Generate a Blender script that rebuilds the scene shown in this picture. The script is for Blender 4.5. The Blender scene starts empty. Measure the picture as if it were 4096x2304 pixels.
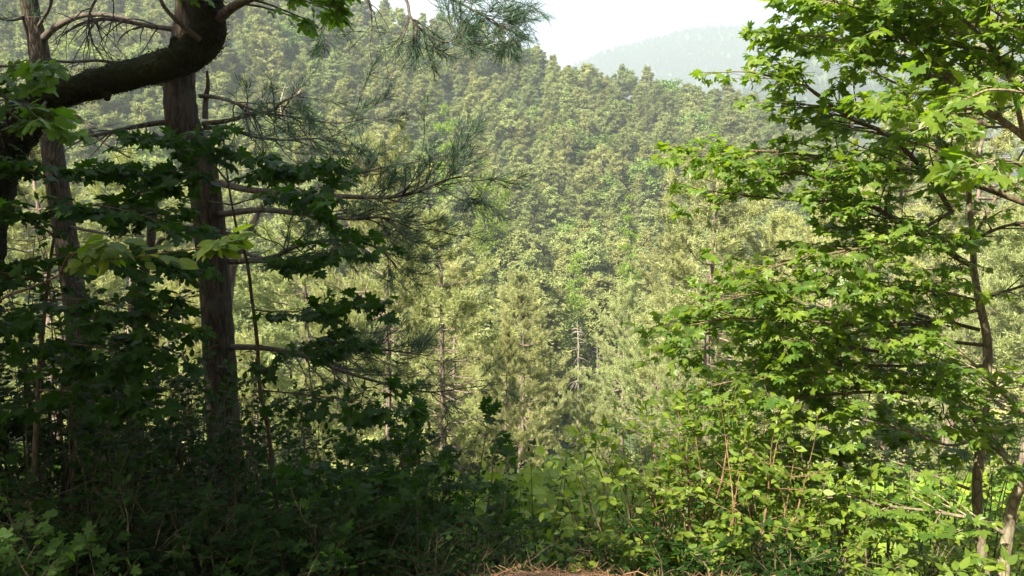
import bpy, math, random
import numpy as np
from mathutils import Vector, Matrix

SC = bpy.context.scene
COL = SC.collection
rng = np.random.default_rng(11)
random.seed(11)

# ------------------------------------------------------------------ camera
F = 803.6                      # focal length in pixels of a 1024 wide frame
PITCH = math.atan(123 / F)     # looking a little down into the valley
cam_d = bpy.data.cameras.new('camera')
cam_d.sensor_width = 36
cam_d.lens = F / 1024 * 36
cam_d.clip_start = 0.05
cam_d.clip_end = 9000
cam = bpy.data.objects.new('camera', cam_d)
COL.objects.link(cam)
cam.location = (0, 0, 0)
cam.rotation_euler = (math.pi / 2 - PITCH, 0, 0)
SC.camera = cam

# ------------------------------------------------------------------ light
SUN_EL = math.radians(46)
SUN_AZ = (-0.66, -0.75)        # horizontal direction the sun stands in (left, a little behind)
world = bpy.data.worlds.new('World')
SC.world = world
world.use_nodes = True
nt = world.node_tree
bg = nt.nodes['Background']
sky = nt.nodes.new('ShaderNodeTexSky')
sky.sky_type = 'NISHITA'
sky.sun_disc = False
sky.sun_elevation = SUN_EL
sky.sun_rotation = math.atan2(SUN_AZ[0], SUN_AZ[1])
sky.dust_density = 3.0
sky.air_density = 1.0
nt.links.new(sky.outputs[0], bg.inputs[0])
bg.inputs[1].default_value = 0.060
sun_d = bpy.data.lights.new('sun', 'SUN')
sun_d.energy = 5.0
sun_d.angle = math.radians(0.53)
sun_d.color = (1.0, 0.91, 0.74)
sun = bpy.data.objects.new('sun', sun_d)
COL.objects.link(sun)
sv = Vector((SUN_AZ[0] * math.cos(SUN_EL), SUN_AZ[1] * math.cos(SUN_EL), math.sin(SUN_EL))).normalized()
sun.rotation_euler = sv.to_track_quat('Z', 'Y').to_euler()
sun.location = (-30, -20, 50)
SC.view_settings.view_transform = 'Standard'
SC.view_settings.look = 'None'
SC.view_settings.exposure = 2.0
SC.view_settings.gamma = 1.0
SC.render.engine = 'CYCLES'
SC.cycles.max_bounces = 8
SC.cycles.diffuse_bounces = 3
SC.cycles.transmission_bounces = 4
SC.cycles.glossy_bounces = 2
SC.cycles.volume_bounces = 1
SC.cycles.use_denoising = True

# ------------------------------------------------------------------ helpers
FW = np.array([0, math.cos(PITCH), -math.sin(PITCH)])
UP = np.array([0, math.sin(PITCH), math.cos(PITCH)])


def P(u, v, Y):
    """world point seen at pixel (u, v) of the 1024x576 picture, Y metres ahead"""
    d = np.array([(u - 512) / F, 0, 0]) + UP * ((288 - v) / F) + FW
    return d * (Y / d[1])


def lerp_table(x, tab):
    tab = np.array(tab, float)
    return np.interp(x, tab[:, 0], tab[:, 1])


def vnoise(x, y, seed=0):
    """cheap smooth 2-D noise, vectorised"""
    x = np.asarray(x, float); y = np.asarray(y, float)
    xi = np.floor(x).astype(np.int64); yi = np.floor(y).astype(np.int64)
    xf = x - xi; yf = y - yi
    def h(a, b):
        n = (a * 374761393 + b * 668265263 + seed * 1442695041) & 0x7fffffff
        n = ((n ^ (n >> 13)) * 1274126177) & 0x7fffffff
        return ((n ^ (n >> 16)) & 0xffff) / 65535.0
    sx = xf * xf * (3 - 2 * xf); sy = yf * yf * (3 - 2 * yf)
    a = h(xi, yi) * (1 - sx) + h(xi + 1, yi) * sx
    b = h(xi, yi + 1) * (1 - sx) + h(xi + 1, yi + 1) * sx
    return (a * (1 - sy) + b * sy) * 2 - 1


NEAR = [(-60, 42.0), (-8, 3.5), (-3.5, -0.9), (-2, -1.58), (0, -1.6), (2.97, -1.62), (3.3, -1.97), (5, -3.1), (10, -5.9), (20, -10.6),  # unseen bank behind the viewer is steepened to block sky light
        (35, -18), (50, -24.5), (70, -31), (90, -34), (140, -33)]
RIDGE = [(-900, -420), (-300, -260), (0, -190), (200, -95), (391, -4), (450, 16), (517, 38), (596, 57), (650, 69), (715, 82), (760, 94),
         (830, 122), (1024, 185), (1500, 230)]
YR = 345.0


def H(x, y):
    x = np.asarray(x, float); y = np.asarray(y, float)
    edge = 0.05 * vnoise(x * 2.2, y * 0 + 3, 5) + 0.03 * vnoise(x * 6.1, y * 0, 6) + np.clip(np.abs(x - 0.45) - 0.45, 0, 1.2) * 0.45
    near = lerp_table(y + np.where((y > 1.5) & (y < 9), edge, 0), NEAR)
    t = x / np.maximum(y, 60)
    zr = (165 - lerp_table(512 + t * F, RIDGE)) / F * YR - 19
    s = np.clip((y - 80) / (YR - 80), 0, 1)
    hill = (zr + 35) * s ** 1.7
    z = near + hill
    z = np.where(y > YR, np.maximum(z - (y - YR) * 0.45, -120), z)
    amp = np.clip((y - 60) / 120, 0, 1)
    z = z + amp * (4.5 * vnoise(x / 55, y / 55, 1) + 2.2 * vnoise(x / 22, y / 22, 2))
    nz = np.clip((y - 3.4) / 4, 0, 1) * np.clip((200 - y) / 100, 0, 1)
    z = z + nz * 0.35 * vnoise(x / 2.3, y / 2.3, 3) + 0.02 * vnoise(x * 4, y * 4, 4)
    return z


def Hs(x, y):
    return float(H(np.array([x]), np.array([y]))[0])


def smooth(pts, rad=None, n=6):
    """Catmull-Rom through the points"""
    pts = np.array(pts, float)
    if len(pts) < 3:
        n = max(n, 4)
    p = np.vstack([2 * pts[0] - pts[1], pts, 2 * pts[-1] - pts[-2]])
    out = []; rr = []
    rad = np.array(rad if rad is not None else np.ones(len(pts)), float)
    for i in range(len(pts) - 1):
        a, b, c, d = p[i], p[i + 1], p[i + 2], p[i + 3]
        for k in range(n):
            t = k / n
            out.append(0.5 * ((2 * b) + (-a + c) * t + (2 * a - 5 * b + 4 * c - d) * t * t + (-a + 3 * b - 3 * c + d) * t ** 3))
            rr.append(rad[i] * (1 - t) + rad[i + 1] * t)
    out.append(pts[-1]); rr.append(rad[-1])
    return np.array(out), np.array(rr)


class MB:
    """collects tubes and loose faces, links them as ONE mesh object"""
    def __init__(self):
        self.v = []; self.f = []; self.t = []; self.tint = []; self.n = 0; self.mi = []

    def add(self, v, f, tint=None, mi=0):
        v = np.asarray(v, np.float32).reshape(-1, 3); f = np.asarray(f, np.int32)
        self.v.append(v); self.f.append(f + self.n); self.n += len(v)
        self.tint.append(np.full(len(v), 0.5, np.float32) if tint is None else np.asarray(tint, np.float32))
        self.mi.append(np.full(len(f), mi, np.int32))

    def tube(self, pts, rad, sides=6, rough=0.0, mi=0, cap=True):
        pts = np.asarray(pts, float); n = len(pts)
        rad = np.broadcast_to(np.asarray(rad, float), (n,))
        tan = np.gradient(pts, axis=0)
        tan /= np.linalg.norm(tan, axis=1)[:, None] + 1e-9
        ref = np.array([0, 0, 1.0]) if abs(tan[0][2]) < 0.8 else np.array([1.0, 0, 0])
        a = np.cross(tan, ref)
        ln = np.linalg.norm(a, axis=1)[:, None]
        a = a / (ln + 1e-6); b = np.cross(tan, a)
        ang = np.arange(sides) / sides * 2 * math.pi
        ring = pts[:, None, :] + rad[:, None, None] * (np.cos(ang)[None, :, None] * a[:, None, :] + np.sin(ang)[None, :, None] * b[:, None, :])
        if rough:
            jitter = 1 + rough * (vnoise(np.arange(n)[:, None] * 0.55 + pts[0][0] * 7, ang[None, :] * 2.2 + 0 * np.arange(n)[:, None], 8)
                                  + 0.5 * rng.uniform(-1, 1, (n, sides)))
            ring = pts[:, None, :] + (ring - pts[:, None, :]) * jitter[:, :, None]
        v = ring.reshape(-1, 3)
        i = np.arange(n - 1)[:, None] * sides; j = np.arange(sides)[None, :]; j2 = (j + 1) % sides
        q = np.stack([i + j, i + j2, i + sides + j2, i + sides + j], -1).reshape(-1, 4)
        tri = np.concatenate([q[:, [0, 1, 2]], q[:, [0, 2, 3]]])
        if cap:
            v = np.vstack([v, pts[-1] + tan[-1] * rad[-1] * 0.6])
            k = (n - 1) * sides
            tri = np.concatenate([tri, np.stack([k + np.arange(sides), k + (np.arange(sides) + 1) % sides, np.full(sides, n * sides)], -1)])
        self.add(v, tri, mi=mi)

    def build(self, name, mats, parent=None, smooth_shade=True, mesh_only=False, bend=None):
        v = np.concatenate(self.v); f = np.concatenate(self.f); tn = np.concatenate(self.tint); mi = np.concatenate(self.mi)
        me = bpy.data.meshes.new(name)
        me.vertices.add(len(v)); me.vertices.foreach_set('co', v.ravel())
        me.loops.add(f.size); me.loops.foreach_set('vertex_index', f.ravel())
        me.polygons.add(len(f))
        me.polygons.foreach_set('loop_start', np.arange(len(f), dtype=np.int32) * 3)
        me.polygons.foreach_set('use_smooth', np.full(len(f), smooth_shade))
        if not isinstance(mats, (list, tuple)): mats = [mats]
        for m in mats: me.materials.append(m)
        if mi.max() > 0: me.polygons.foreach_set('material_index', mi)
        at = me.attributes.new('tint', 'FLOAT', 'POINT'); at.data.foreach_set('value', tn)
        me.update(calc_edges=True)
        if mesh_only: return me
        return obj(name, me, parent)


def obj(name, me, parent=None):
    o = bpy.data.objects.new(name, me); COL.objects.link(o)
    if parent is not None:
        o.parent = parent
    return o


def tag(o, label=None, cat=None, group=None, kind=None):
    if label: o['label'] = label
    if cat: o['category'] = cat
    if group: o['group'] = group
    if kind: o['kind'] = kind
    return o


def empty(name, loc=(0, 0, 0), label=None, cat=None, group=None):
    o = bpy.data.objects.new(name, None); COL.objects.link(o)
    o.location = loc; o.empty_display_size = 0.2
    return tag(o, label, cat, group)


# ------------------------------------------------------------------ materials
def mat(name):
    m = bpy.data.materials.new(name); m.use_nodes = True
    return m, m.node_tree, m.node_tree.nodes['Principled BSDF'], m.node_tree.nodes['Material Output']


def leaf_mat(name, c0, c1, trans, tmix=0.4, rough=0.45, spec=0.3, objvar=0.0):
    """two-sided leaf: reflection plus light passing through; colour varies leaf by leaf"""
    m, t, p, out = mat(name)
    a = t.nodes.new('ShaderNodeAttribute'); a.attribute_name = 'tint'
    r = t.nodes.new('ShaderNodeMix'); r.data_type = 'RGBA'
    r.inputs[6].default_value = (*c0, 1); r.inputs[7].default_value = (*c1, 1)
    t.links.new(a.outputs['Fac'], r.inputs[0])
    col = r.outputs[2]
    if objvar:
        oi = t.nodes.new('ShaderNodeObjectInfo')
        mp = t.nodes.new('ShaderNodeMapRange'); mp.inputs[3].default_value = 1 - objvar; mp.inputs[4].default_value = 1 + objvar
        t.links.new(oi.outputs['Random'], mp.inputs[0])
        hs = t.nodes.new('ShaderNodeHueSaturation')
        t.links.new(mp.outputs[0], hs.inputs['Value'])
        mp2 = t.nodes.new('ShaderNodeMapRange'); mp2.inputs[3].default_value = 0.475; mp2.inputs[4].default_value = 0.515
        ml = t.nodes.new('ShaderNodeMath'); ml.operation = 'MULTIPLY'; ml.inputs[1].default_value = 7.31
        fr = t.nodes.new('ShaderNodeMath'); fr.operation = 'FRACT'
        t.links.new(oi.outputs['Random'], ml.inputs[0]); t.links.new(ml.outputs[0], fr.inputs[0]); t.links.new(fr.outputs[0], mp2.inputs[0])
        t.links.new(mp2.outputs[0], hs.inputs['Hue'])
        t.links.new(col, hs.inputs['Color']); col = hs.outputs[0]
    t.links.new(col, p.inputs['Base Color'])
    p.inputs['Roughness'].default_value = rough
    p.inputs['Specular IOR Level'].default_value = spec
    tr = t.nodes.new('ShaderNodeBsdfTranslucent')
    mul = t.nodes.new('ShaderNodeMix'); mul.data_type = 'RGBA'; mul.blend_type = 'MULTIPLY'; mul.inputs[0].default_value = 1
    t.links.new(col, mul.inputs[6]); mul.inputs[7].default_value = (*trans, 1)
    t.links.new(mul.outputs[2], tr.inputs['Color'])
    mx = t.nodes.new('ShaderNodeMixShader'); mx.inputs[0].default_value = tmix
    t.links.new(p.outputs[0], mx.inputs[1]); t.links.new(tr.outputs[0], mx.inputs[2])
    t.links.new(mx.outputs[0], out.inputs['Surface'])
    return m


def bark_mat(name, c0, c1, scale=14, stretch=0.25, bump=0.6, moss=None, patch=None):
    m, t, p, out = mat(name)
    tc = t.nodes.new('ShaderNodeTexCoord')
    mp = t.nodes.new('ShaderNodeMapping'); mp.inputs['Scale'].default_value = (1, 1, stretch)
    t.links.new(tc.outputs['Object'], mp.inputs[0])
    n1 = t.nodes.new('ShaderNodeTexNoise'); n1.inputs['Scale'].default_value = scale; n1.inputs['Detail'].default_value = 8
    n1.inputs['Roughness'].default_value = 0.65
    t.links.new(mp.outputs[0], n1.inputs[0])
    vo = t.nodes.new('ShaderNodeTexVoronoi'); vo.feature = 'DISTANCE_TO_EDGE'; vo.inputs['Scale'].default_value = scale * 1.3
    t.links.new(mp.outputs[0], vo.inputs['Vector'])
    cr = t.nodes.new('ShaderNodeValToRGB')
    cr.color_ramp.elements[0].position = 0.33; cr.color_ramp.elements[0].color = (*c0, 1)
    cr.color_ramp.elements[1].position = 0.68; cr.color_ramp.elements[1].color = (*c1, 1)
    t.links.new(n1.outputs['Fac'], cr.inputs[0])
    # fissures between bark plates
    cr2 = t.nodes.new('ShaderNodeValToRGB'); cr2.color_ramp.elements[0].color = (0.35, 0.33, 0.3, 1)
    cr2.color_ramp.elements[1].position = 0.16
    t.links.new(vo.outputs['Distance'], cr2.inputs[0])
    mul = t.nodes.new('ShaderNodeMix'); mul.data_type = 'RGBA'; mul.blend_type = 'MULTIPLY'; mul.inputs[0].default_value = 0.8
    t.links.new(cr.outputs[0], mul.inputs[6]); t.links.new(cr2.outputs[0], mul.inputs[7])
    col = mul.outputs[2]
    if moss or patch:
        n2 = t.nodes.new('ShaderNodeTexNoise'); n2.inputs['Scale'].default_value = 5 if moss else 3; n2.inputs['Detail'].default_value = 5
        t.links.new(tc.outputs['Object'], n2.inputs[0])
        c3 = t.nodes.new('ShaderNodeValToRGB'); c3.color_ramp.elements[0].position = 0.36 if moss else 0.55
        c3.color_ramp.elements[1].position = 0.56 if moss else 0.68
        t.links.new(n2.outputs['Fac'], c3.inputs[0])
        mm = t.nodes.new('ShaderNodeMix'); mm.data_type = 'RGBA'
        t.links.new(c3.outputs[0], mm.inputs[0]); t.links.new(col, mm.inputs[6]); mm.inputs[7].default_value = (*(moss or patch), 1)
        col = mm.outputs[2]
    t.links.new(col, p.inputs['Base Color'])
    p.inputs['Roughness'].default_value = 0.9; p.inputs['Specular IOR Level'].default_value = 0.15
    ad = t.nodes.new('ShaderNodeMath'); ad.operation = 'ADD'
    t.links.new(n1.outputs['Fac'], ad.inputs[0]); t.links.new(vo.outputs['Distance'], ad.inputs[1])
    bp = t.nodes.new('ShaderNodeBump'); bp.inputs['Strength'].default_value = bump; bp.inputs['Distance'].default_value = 0.03
    t.links.new(ad.outputs[0], bp.inputs['Height']); t.links.new(bp.outputs[0], p.inputs['Normal'])
    return m


M = {}
M['needle_hill'] = leaf_mat('pine_needles_hill', (0.15, 0.185, 0.062), (0.26, 0.285, 0.105), (1.1, 1.25, 0.6), 0.3, 0.6, 0.2, 0.24)
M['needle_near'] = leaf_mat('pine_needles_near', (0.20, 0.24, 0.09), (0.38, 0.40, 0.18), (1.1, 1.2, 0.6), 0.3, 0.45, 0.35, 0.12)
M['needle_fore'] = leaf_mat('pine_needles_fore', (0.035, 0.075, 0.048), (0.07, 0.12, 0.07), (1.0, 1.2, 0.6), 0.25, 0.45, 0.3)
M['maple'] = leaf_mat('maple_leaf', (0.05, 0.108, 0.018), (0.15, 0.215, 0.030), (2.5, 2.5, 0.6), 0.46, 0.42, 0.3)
M['maple_shaded'] = leaf_mat('maple_leaf_shade', (0.018, 0.050, 0.010), (0.038, 0.09, 0.014), (1.9, 2.2, 0.5), 0.38, 0.5, 0.15)  # shaded copy of the maple leaf, the shade put into its colour
M['field'] = leaf_mat('field_maple_leaf', (0.06, 0.12, 0.022), (0.10, 0.19, 0.030), (1.9, 2.1, 0.5), 0.42, 0.45, 0.3)
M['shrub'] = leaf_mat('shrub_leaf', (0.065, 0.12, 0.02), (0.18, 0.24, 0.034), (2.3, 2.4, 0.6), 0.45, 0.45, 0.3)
M['shrub_shaded'] = leaf_mat('shrub_leaf_shaded', (0.009, 0.025, 0.005), (0.024, 0.058, 0.008), (1.9, 2.3, 0.5), 0.35, 0.55, 0.12)  # darkened copy of the shrub leaf, deep shade put into its colour
M['under'] = leaf_mat('undergrowth_leaf', (0.12, 0.21, 0.03), (0.23, 0.33, 0.045), (1.3, 1.4, 0.5), 0.38, 0.5, 0.25, 0.2)
M['bright'] = leaf_mat('fresh_leaf', (0.13, 0.22, 0.03), (0.21, 0.31, 0.045), (1.3, 1.4, 0.5), 0.4, 0.5, 0.25, 0.1)
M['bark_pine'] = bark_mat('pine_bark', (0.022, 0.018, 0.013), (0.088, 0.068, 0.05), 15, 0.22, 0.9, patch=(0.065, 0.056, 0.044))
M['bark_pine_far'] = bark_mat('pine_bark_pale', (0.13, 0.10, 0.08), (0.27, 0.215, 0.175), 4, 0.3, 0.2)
M['bark_moss'] = bark_mat('mossy_bark', (0.010, 0.009, 0.007), (0.03, 0.026, 0.02), 26, 0.8, 0.9, moss=(0.02, 0.026, 0.009))
M['bark_maple'] = bark_mat('maple_bark', (0.17, 0.15, 0.095), (0.31, 0.27, 0.18), 20, 0.35, 0.25, patch=(0.12, 0.11, 0.08))
M['twig'] = bark_mat('twig_bark', (0.09, 0.075, 0.045), (0.18, 0.145, 0.09), 30, 0.3, 0.1)
M['twig_red'] = bark_mat('reddish_stem', (0.15, 0.09, 0.05), (0.27, 0.17, 0.10), 30, 0.3, 0.1)
M['twig_grey'] = bark_mat('grey_twig', (0.06, 0.052, 0.042), (0.14, 0.12, 0.10), 30, 0.3, 0.1)
M['deadwood'] = bark_mat('dead_wood', (0.20, 0.17, 0.145), (0.40, 0.35, 0.30), 6, 0.3, 0.2)


def ground_material():
    m, t, p, out = mat('forest_floor')
    tc = t.nodes.new('ShaderNodeTexCoord')
    n1 = t.nodes.new('ShaderNodeTexNoise'); n1.inputs['Scale'].default_value = 1.3; n1.inputs['Detail'].default_value = 10
    n2 = t.nodes.new('ShaderNodeTexNoise'); n2.inputs['Scale'].default_value = 45; n2.inputs['Detail'].default_value = 6
    t.links.new(tc.outputs['Object'], n1.inputs[0]); t.links.new(tc.outputs['Object'], n2.inputs[0])
    c1 = t.nodes.new('ShaderNodeValToRGB')
    c1.color_ramp.elements[0].position = 0.3; c1.color_ramp.elements[0].color = (0.06, 0.036, 0.022, 1)
    c1.color_ramp.elements[1].position = 0.7; c1.color_ramp.elements[1].color = (0.17, 0.105, 0.065, 1)
    t.links.new(n2.outputs['Fac'], c1.inputs[0])
    mx = t.nodes.new('ShaderNodeMix'); mx.data_type = 'RGBA'
    c2 = t.nodes.new('ShaderNodeValToRGB'); c2.color_ramp.elements[0].position = 0.45; c2.color_ramp.elements[1].position = 0.6
    t.links.new(n1.outputs['Fac'], c2.inputs[0])
    # green undergrowth tone away from the path
    mf = t.nodes.new('ShaderNodeMix'); mf.data_type = 'RGBA'
    ge = t.nodes.new('ShaderNodeSeparateXYZ'); t.links.new(tc.outputs['Object'], ge.inputs[0])
    mr = t.nodes.new('ShaderNodeMapRange'); mr.inputs[1].default_value = 3.2; mr.inputs[2].default_value = 7
    t.links.new(ge.outputs['Y'], mr.inputs[0])
    ml = t.nodes.new('ShaderNodeMath'); ml.operation = 'MULTIPLY'
    t.links.new(mr.outputs[0], ml.inputs[0]); t.links.new(c2.outputs[0], ml.inputs[1])
    t.links.new(ml.outputs[0], mx.inputs[0]); t.links.new(c1.outputs[0], mx.inputs[6]); mx.inputs[7].default_value = (0.06, 0.10, 0.03, 1)
    mr2 = t.nodes.new('ShaderNodeMapRange'); mr2.inputs[1].default_value = 12; mr2.inputs[2].default_value = 60
    t.links.new(ge.outputs['Y'], mr2.inputs[0]); t.links.new(mr2.outputs[0], mf.inputs[0])
    t.links.new(mx.outputs[2], mf.inputs[6]); mf.inputs[7].default_value = (0.045, 0.07, 0.022, 1)     # leafy floor of the slopes
    t.links.new(mf.outputs[2], p.inputs['Base Color']); p.inputs['Roughness'].default_value = 0.95
    bp = t.nodes.new('ShaderNodeBump'); bp.inputs['Strength'].default_value = 0.8; bp.inputs['Distance'].default_value = 0.02
    t.links.new(n2.outputs['Fac'], bp.inputs['Height']); t.links.new(bp.outputs[0], p.inputs['Normal'])
    return m


# ------------------------------------------------------------------ terrain
def sheet(name, xs, ys, fn, material):
    X, Y = np.meshgrid(xs, ys); Z = fn(X, Y)
    v = np.stack([X, Y, Z], -1).reshape(-1, 3)
    nx, ny = len(xs), len(ys)
    i = np.arange(ny - 1)[:, None] * nx; j = np.arange(nx - 1)[None, :]
    a = i + j
    tri = np.concatenate([np.stack([a, a + 1, a + nx + 1], -1).reshape(-1, 3), np.stack([a, a + nx + 1, a + nx], -1).reshape(-1, 3)])
    mb = MB(); mb.add(v, tri)
    return mb.build(name, material)


def grow_axis(a, b, s0, k):
    out = [0.0]; s = s0
    while out[-1] < b: out.append(out[-1] + s); s *= k
    neg = [0.0]; s = s0
    while neg[-1] > a: neg.append(neg[-1] - s); s *= k
    return np.array(sorted(set(neg[1:] + out)))


xs = grow_axis(-3000, 3000, 0.12, 1.028)
ys = np.concatenate([grow_axis(-60, 0.01, 0.3, 1.06)[:-2], [0], 0 + np.cumsum(np.full(60, 0.1))])
t_ = [ys[-1]]; s_ = 0.12
while t_[-1] < 3200: t_.append(t_[-1] + s_); s_ *= 1.03
ys = np.unique(np.concatenate([ys, t_[1:]]))
g = sheet('ground', xs, ys, H, ground_material()); tag(g, kind='structure')

# ------------------------------------------------------------------ pines
def needles(mb, pos, dirs, n, ln, w, spread, mi=0, base=0.1):
    """n flat needles round every tuft"""
    pos = np.asarray(pos); dirs = np.asarray(dirs); k = len(pos)
    d = np.repeat(dirs, n, 0) + rng.normal(0, spread, (k * n, 3))
    d /= np.linalg.norm(d, axis=1)[:, None]
    p = np.repeat(pos, n, 0) + np.repeat(dirs, n, 0) * rng.uniform(-base, base, (k * n, 1))
    L = ln * rng.uniform(0.65, 1.15, (k * n, 1))
    s = np.cross(d, rng.normal(0, 1, (k * n, 3))); s /= np.linalg.norm(s, axis=1)[:, None] + 1e-9
    s *= w * 0.5
    v = np.stack([p - s * 0.6 , p + d * L * 0.6 - s, p + d * L, p + d * L * 0.6 + s, p + s * 0.6], 1)
    if n * k > 0:
        f0 = np.array([[0, 1, 3], [0, 3, 4], [1, 2, 3]])
        f = (np.arange(k * n)[:, None, None] * 5 + f0[None]).reshape(-1, 3)
        tint = np.repeat(np.clip(np.repeat(rng.uniform(0, 1, k), n) * 0.7 + rng.uniform(0, 0.3, k * n), 0, 1), 5)
        mb.add(v.reshape(-1, 3), f, tint, mi)


def tris(mb, pos, dirs, n, ln, w, spread, mi=0, nrm=None):
    pos = np.asarray(pos); dirs = np.asarray(dirs); k = len(pos)
    d = np.repeat(dirs, n, 0) + rng.normal(0, spread, (k * n, 3))
    d /= np.linalg.norm(d, axis=1)[:, None]
    p = np.repeat(pos, n, 0)
    L = ln * rng.uniform(0.6, 1.2, (k * n, 1))
    if nrm is not None:      # flakes lie roughly on the surface of their clump
        N = np.repeat(nrm, n, 0) + rng.normal(0, .38, (k * n, 3)); N /= np.linalg.norm(N, axis=1)[:, None]
        d = np.cross(N, rng.normal(0, 1, (k * n, 3))) + .25 * np.repeat(dirs, n, 0); d /= np.linalg.norm(d, axis=1)[:, None] + 1e-9
        s = np.cross(d, N)
        p = p + rng.normal(0, ln * .45, (k * n, 3)) * [1, 1, .7]
    else:
        s = np.cross(d, rng.normal(0, 1, (k * n, 3)))
    s /= np.linalg.norm(s, axis=1)[:, None] + 1e-9
    s *= w * 0.5
    v = np.stack([p - s * .5, p + s * .5, p + d * L + s, p + d * L - s], 1)
    f0 = np.array([[0, 1, 2], [0, 2, 3]])
    f = (np.arange(k * n)[:, None, None] * 4 + f0[None]).reshape(-1, 3)
    tint = np.repeat(np.clip(np.repeat(rng.uniform(0, 1, k), n) * 0.7 + rng.uniform(0, 0.3, k * n), 0, 1), 4)
    mb.add(v.reshape(-1, 3), f, tint, mi)


def pine_proto(h, base, R, lod, shape=0.75, lean=0.2, sparse=1.0, bare=0.0):
    """unit builder: returns (trunk MB, crown MB). lod 0 = near, 1 = hillside, 2 = far"""
    tk, cr = MB(), MB()
    nseg = 9
    zt = np.linspace(-1.0, h * 0.97, nseg)
    cx = np.cumsum(rng.normal(0, lean * 0.18, nseg)); cy = np.cumsum(rng.normal(0, lean * 0.18, nseg)); cx -= cx[0]; cy -= cy[0]
    axis = np.stack([cx, cy, zt], -1)
    r0 = 0.013 * h
    tk.tube(axis, np.linspace(r0, 0.03, nseg), 7 if lod == 0 else 5, 0.08)
    def ax(z): return np.array([np.interp(z, zt, cx), np.interp(z, zt, cy), z])
    zb = base * h
    step = {0: 0.42, 1: 0.55, 2: 1.1}[lod]
    z = zb; pos = []; dr = []; ph1, ph2 = rng.uniform(0, 6.28, 2)
    while z < h * 0.985:
        s = (z - zb) / (h - zb)
        prof = (1 - s ** (1 / shape) * .93) ** .75 * min(1, 0.5 + s * 2.2) if lod else (1 - s) ** shape * min(1, 0.45 + s * 3.2)
        nb = rng.integers(3, 6) if lod < 2 else 4
        a0 = rng.uniform(0, 6.28)
        for k in range(nb):
            if rng.uniform() < 0.12 / sparse: continue
            az = a0 + k * 6.28 / nb + rng.normal(0, 0.25)
            L = max(0.35, R * prof * rng.uniform(0.55, 1.15) * (1 + .3 * math.sin(az * 1.0 + ph1 + z * .45) + .2 * math.sin(2 * az + ph2 - z * .8)))
            el = -0.12 + 0.85 * s + rng.normal(0, 0.1 if lod == 0 else 0.2)
            hd = np.array([math.cos(az), math.sin(az), 0])
            sd = np.array([-math.sin(az), math.cos(az), 0])
            ff = np.linspace(0, 1, 5)
            p0 = ax(z)
            curve = p0 + hd * (L * ff)[:, None] * math.cos(el) + np.array([0, 0, 1.0]) * (L * (math.sin(el) * ff - 0.12 * np.sin(ff * 3.1) + 0.18 * ff ** 3))[:, None] \
                + sd * (rng.normal(0, 0.08) * L * ff ** 2)[:, None]
            if lod < 2:
                tk.tube(curve, np.linspace(0.008 + 0.011 * L, 0.006, 5) * (1 if lod == 0 else 1.3), 4 if lod == 0 else 3, cap=False)
            if s < bare: continue
            nsub = {0: int(6 + 4.2 * L), 1: int(4 + 2.4 * L), 2: int(2 + 1.6 * L)}[lod]
            for q in range(nsub):
                f = rng.uniform(0.28, 1.0) ** 0.75 if s < 0.8 else rng.uniform(0.1, 1)
                bp = np.array([np.interp(f, ff, curve[:, i]) for i in range(3)])
                sl = L * rng.uniform(0.12, 0.42) * (1.15 - f * 0.6)
                sg = rng.choice([-1, 1])
                dd = hd * rng.uniform(0.3, 1.0) + sd * sg * rng.uniform(0.1, 0.9) + np.array([0, 0, rng.uniform(0.0, 0.5)])
                dd /= np.linalg.norm(dd)
                e = bp + dd * sl
                if lod == 0:
                    tk.tube(np.array([bp, (bp + e) / 2 - [0, 0, 0.03], e]), [0.009, 0.007, 0.005], 3, cap=False)
                tips = {0: 5, 1: 2, 2: 1}[lod]
                for w in range(tips):
                    tp = bp + dd * sl * rng.uniform(0.35, 1.05) + rng.normal(0, 0.07 if lod == 0 else 0.09, 3)
                    td = dd * 0.6 + np.array([0, 0, 0.75]) + rng.normal(0, 0.2, 3)
                    pos.append(tp); dr.append(td / np.linalg.norm(td))
        z += step * rng.uniform(0.75, 1.25)
    pos = np.array(pos); dr = np.array(dr)
    outw = pos - np.stack([np.interp(pos[:, 2], zt, cx), np.interp(pos[:, 2], zt, cy), pos[:, 2]], -1)
    outw /= np.linalg.norm(outw, axis=1)[:, None] + .3
    nr = outw * .75 + [0, 0, .55] + rng.normal(0, .3, pos.shape)
    if lod == 0: needles(cr, pos, dr, 16, 0.17, 0.016, 0.75)
    elif lod == 1: tris(cr, pos, dr, 10, 0.34, 0.13, 0.65, nrm=nr)
    else: tris(cr, pos, dr, 6, 0.9, 0.5, 0.75, nrm=nr)
    return tk, cr


# hillside prototypes share two meshes per kind
hill_kinds = []
for (h, b, R, sh, ln) in [(14, 0.28, 3.1, 0.62, 0.3), (15, 0.36, 2.7, 0.8, 0.4), (12.5, 0.22, 3.0, 0.7, 0.2), (16, 0.42, 3.4, 0.5, 0.5), (13, 0.3, 2.4, 0.9, 0.3), (14.5, .3, 3.3, .55, .3)]:
    tk, cr = pine_proto(h, b, R, 1, sh, ln)
    hill_kinds.append((h, tk.build('trunk', M['bark_pine_far'], mesh_only=True), cr.build('crown', M['needle_hill'], mesh_only=True, smooth_shade=False)))

near_kinds = []
for (h, b, R, sh, ln, sp, ba) in [(15, 0.35, 3.2, 0.62, 0.35, 1, 0.0), (16, 0.3, 4.0, 0.6, 0.5, 0.8, 0.05), (14, 0.4, 3.4, 0.5, 0.4, 0.7, 0.1), (17, 0.5, 3.6, 0.7, 0.6, 0.6, 0.1)]:
    tk, cr = pine_proto(h, b, R, 0, sh, ln, sp, ba)
    near_kinds.append((h, tk.build('trunk', M['bark_pine_far'], mesh_only=True), cr.build('crown', M['needle_near'], mesh_only=True, smooth_shade=False)))


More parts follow.
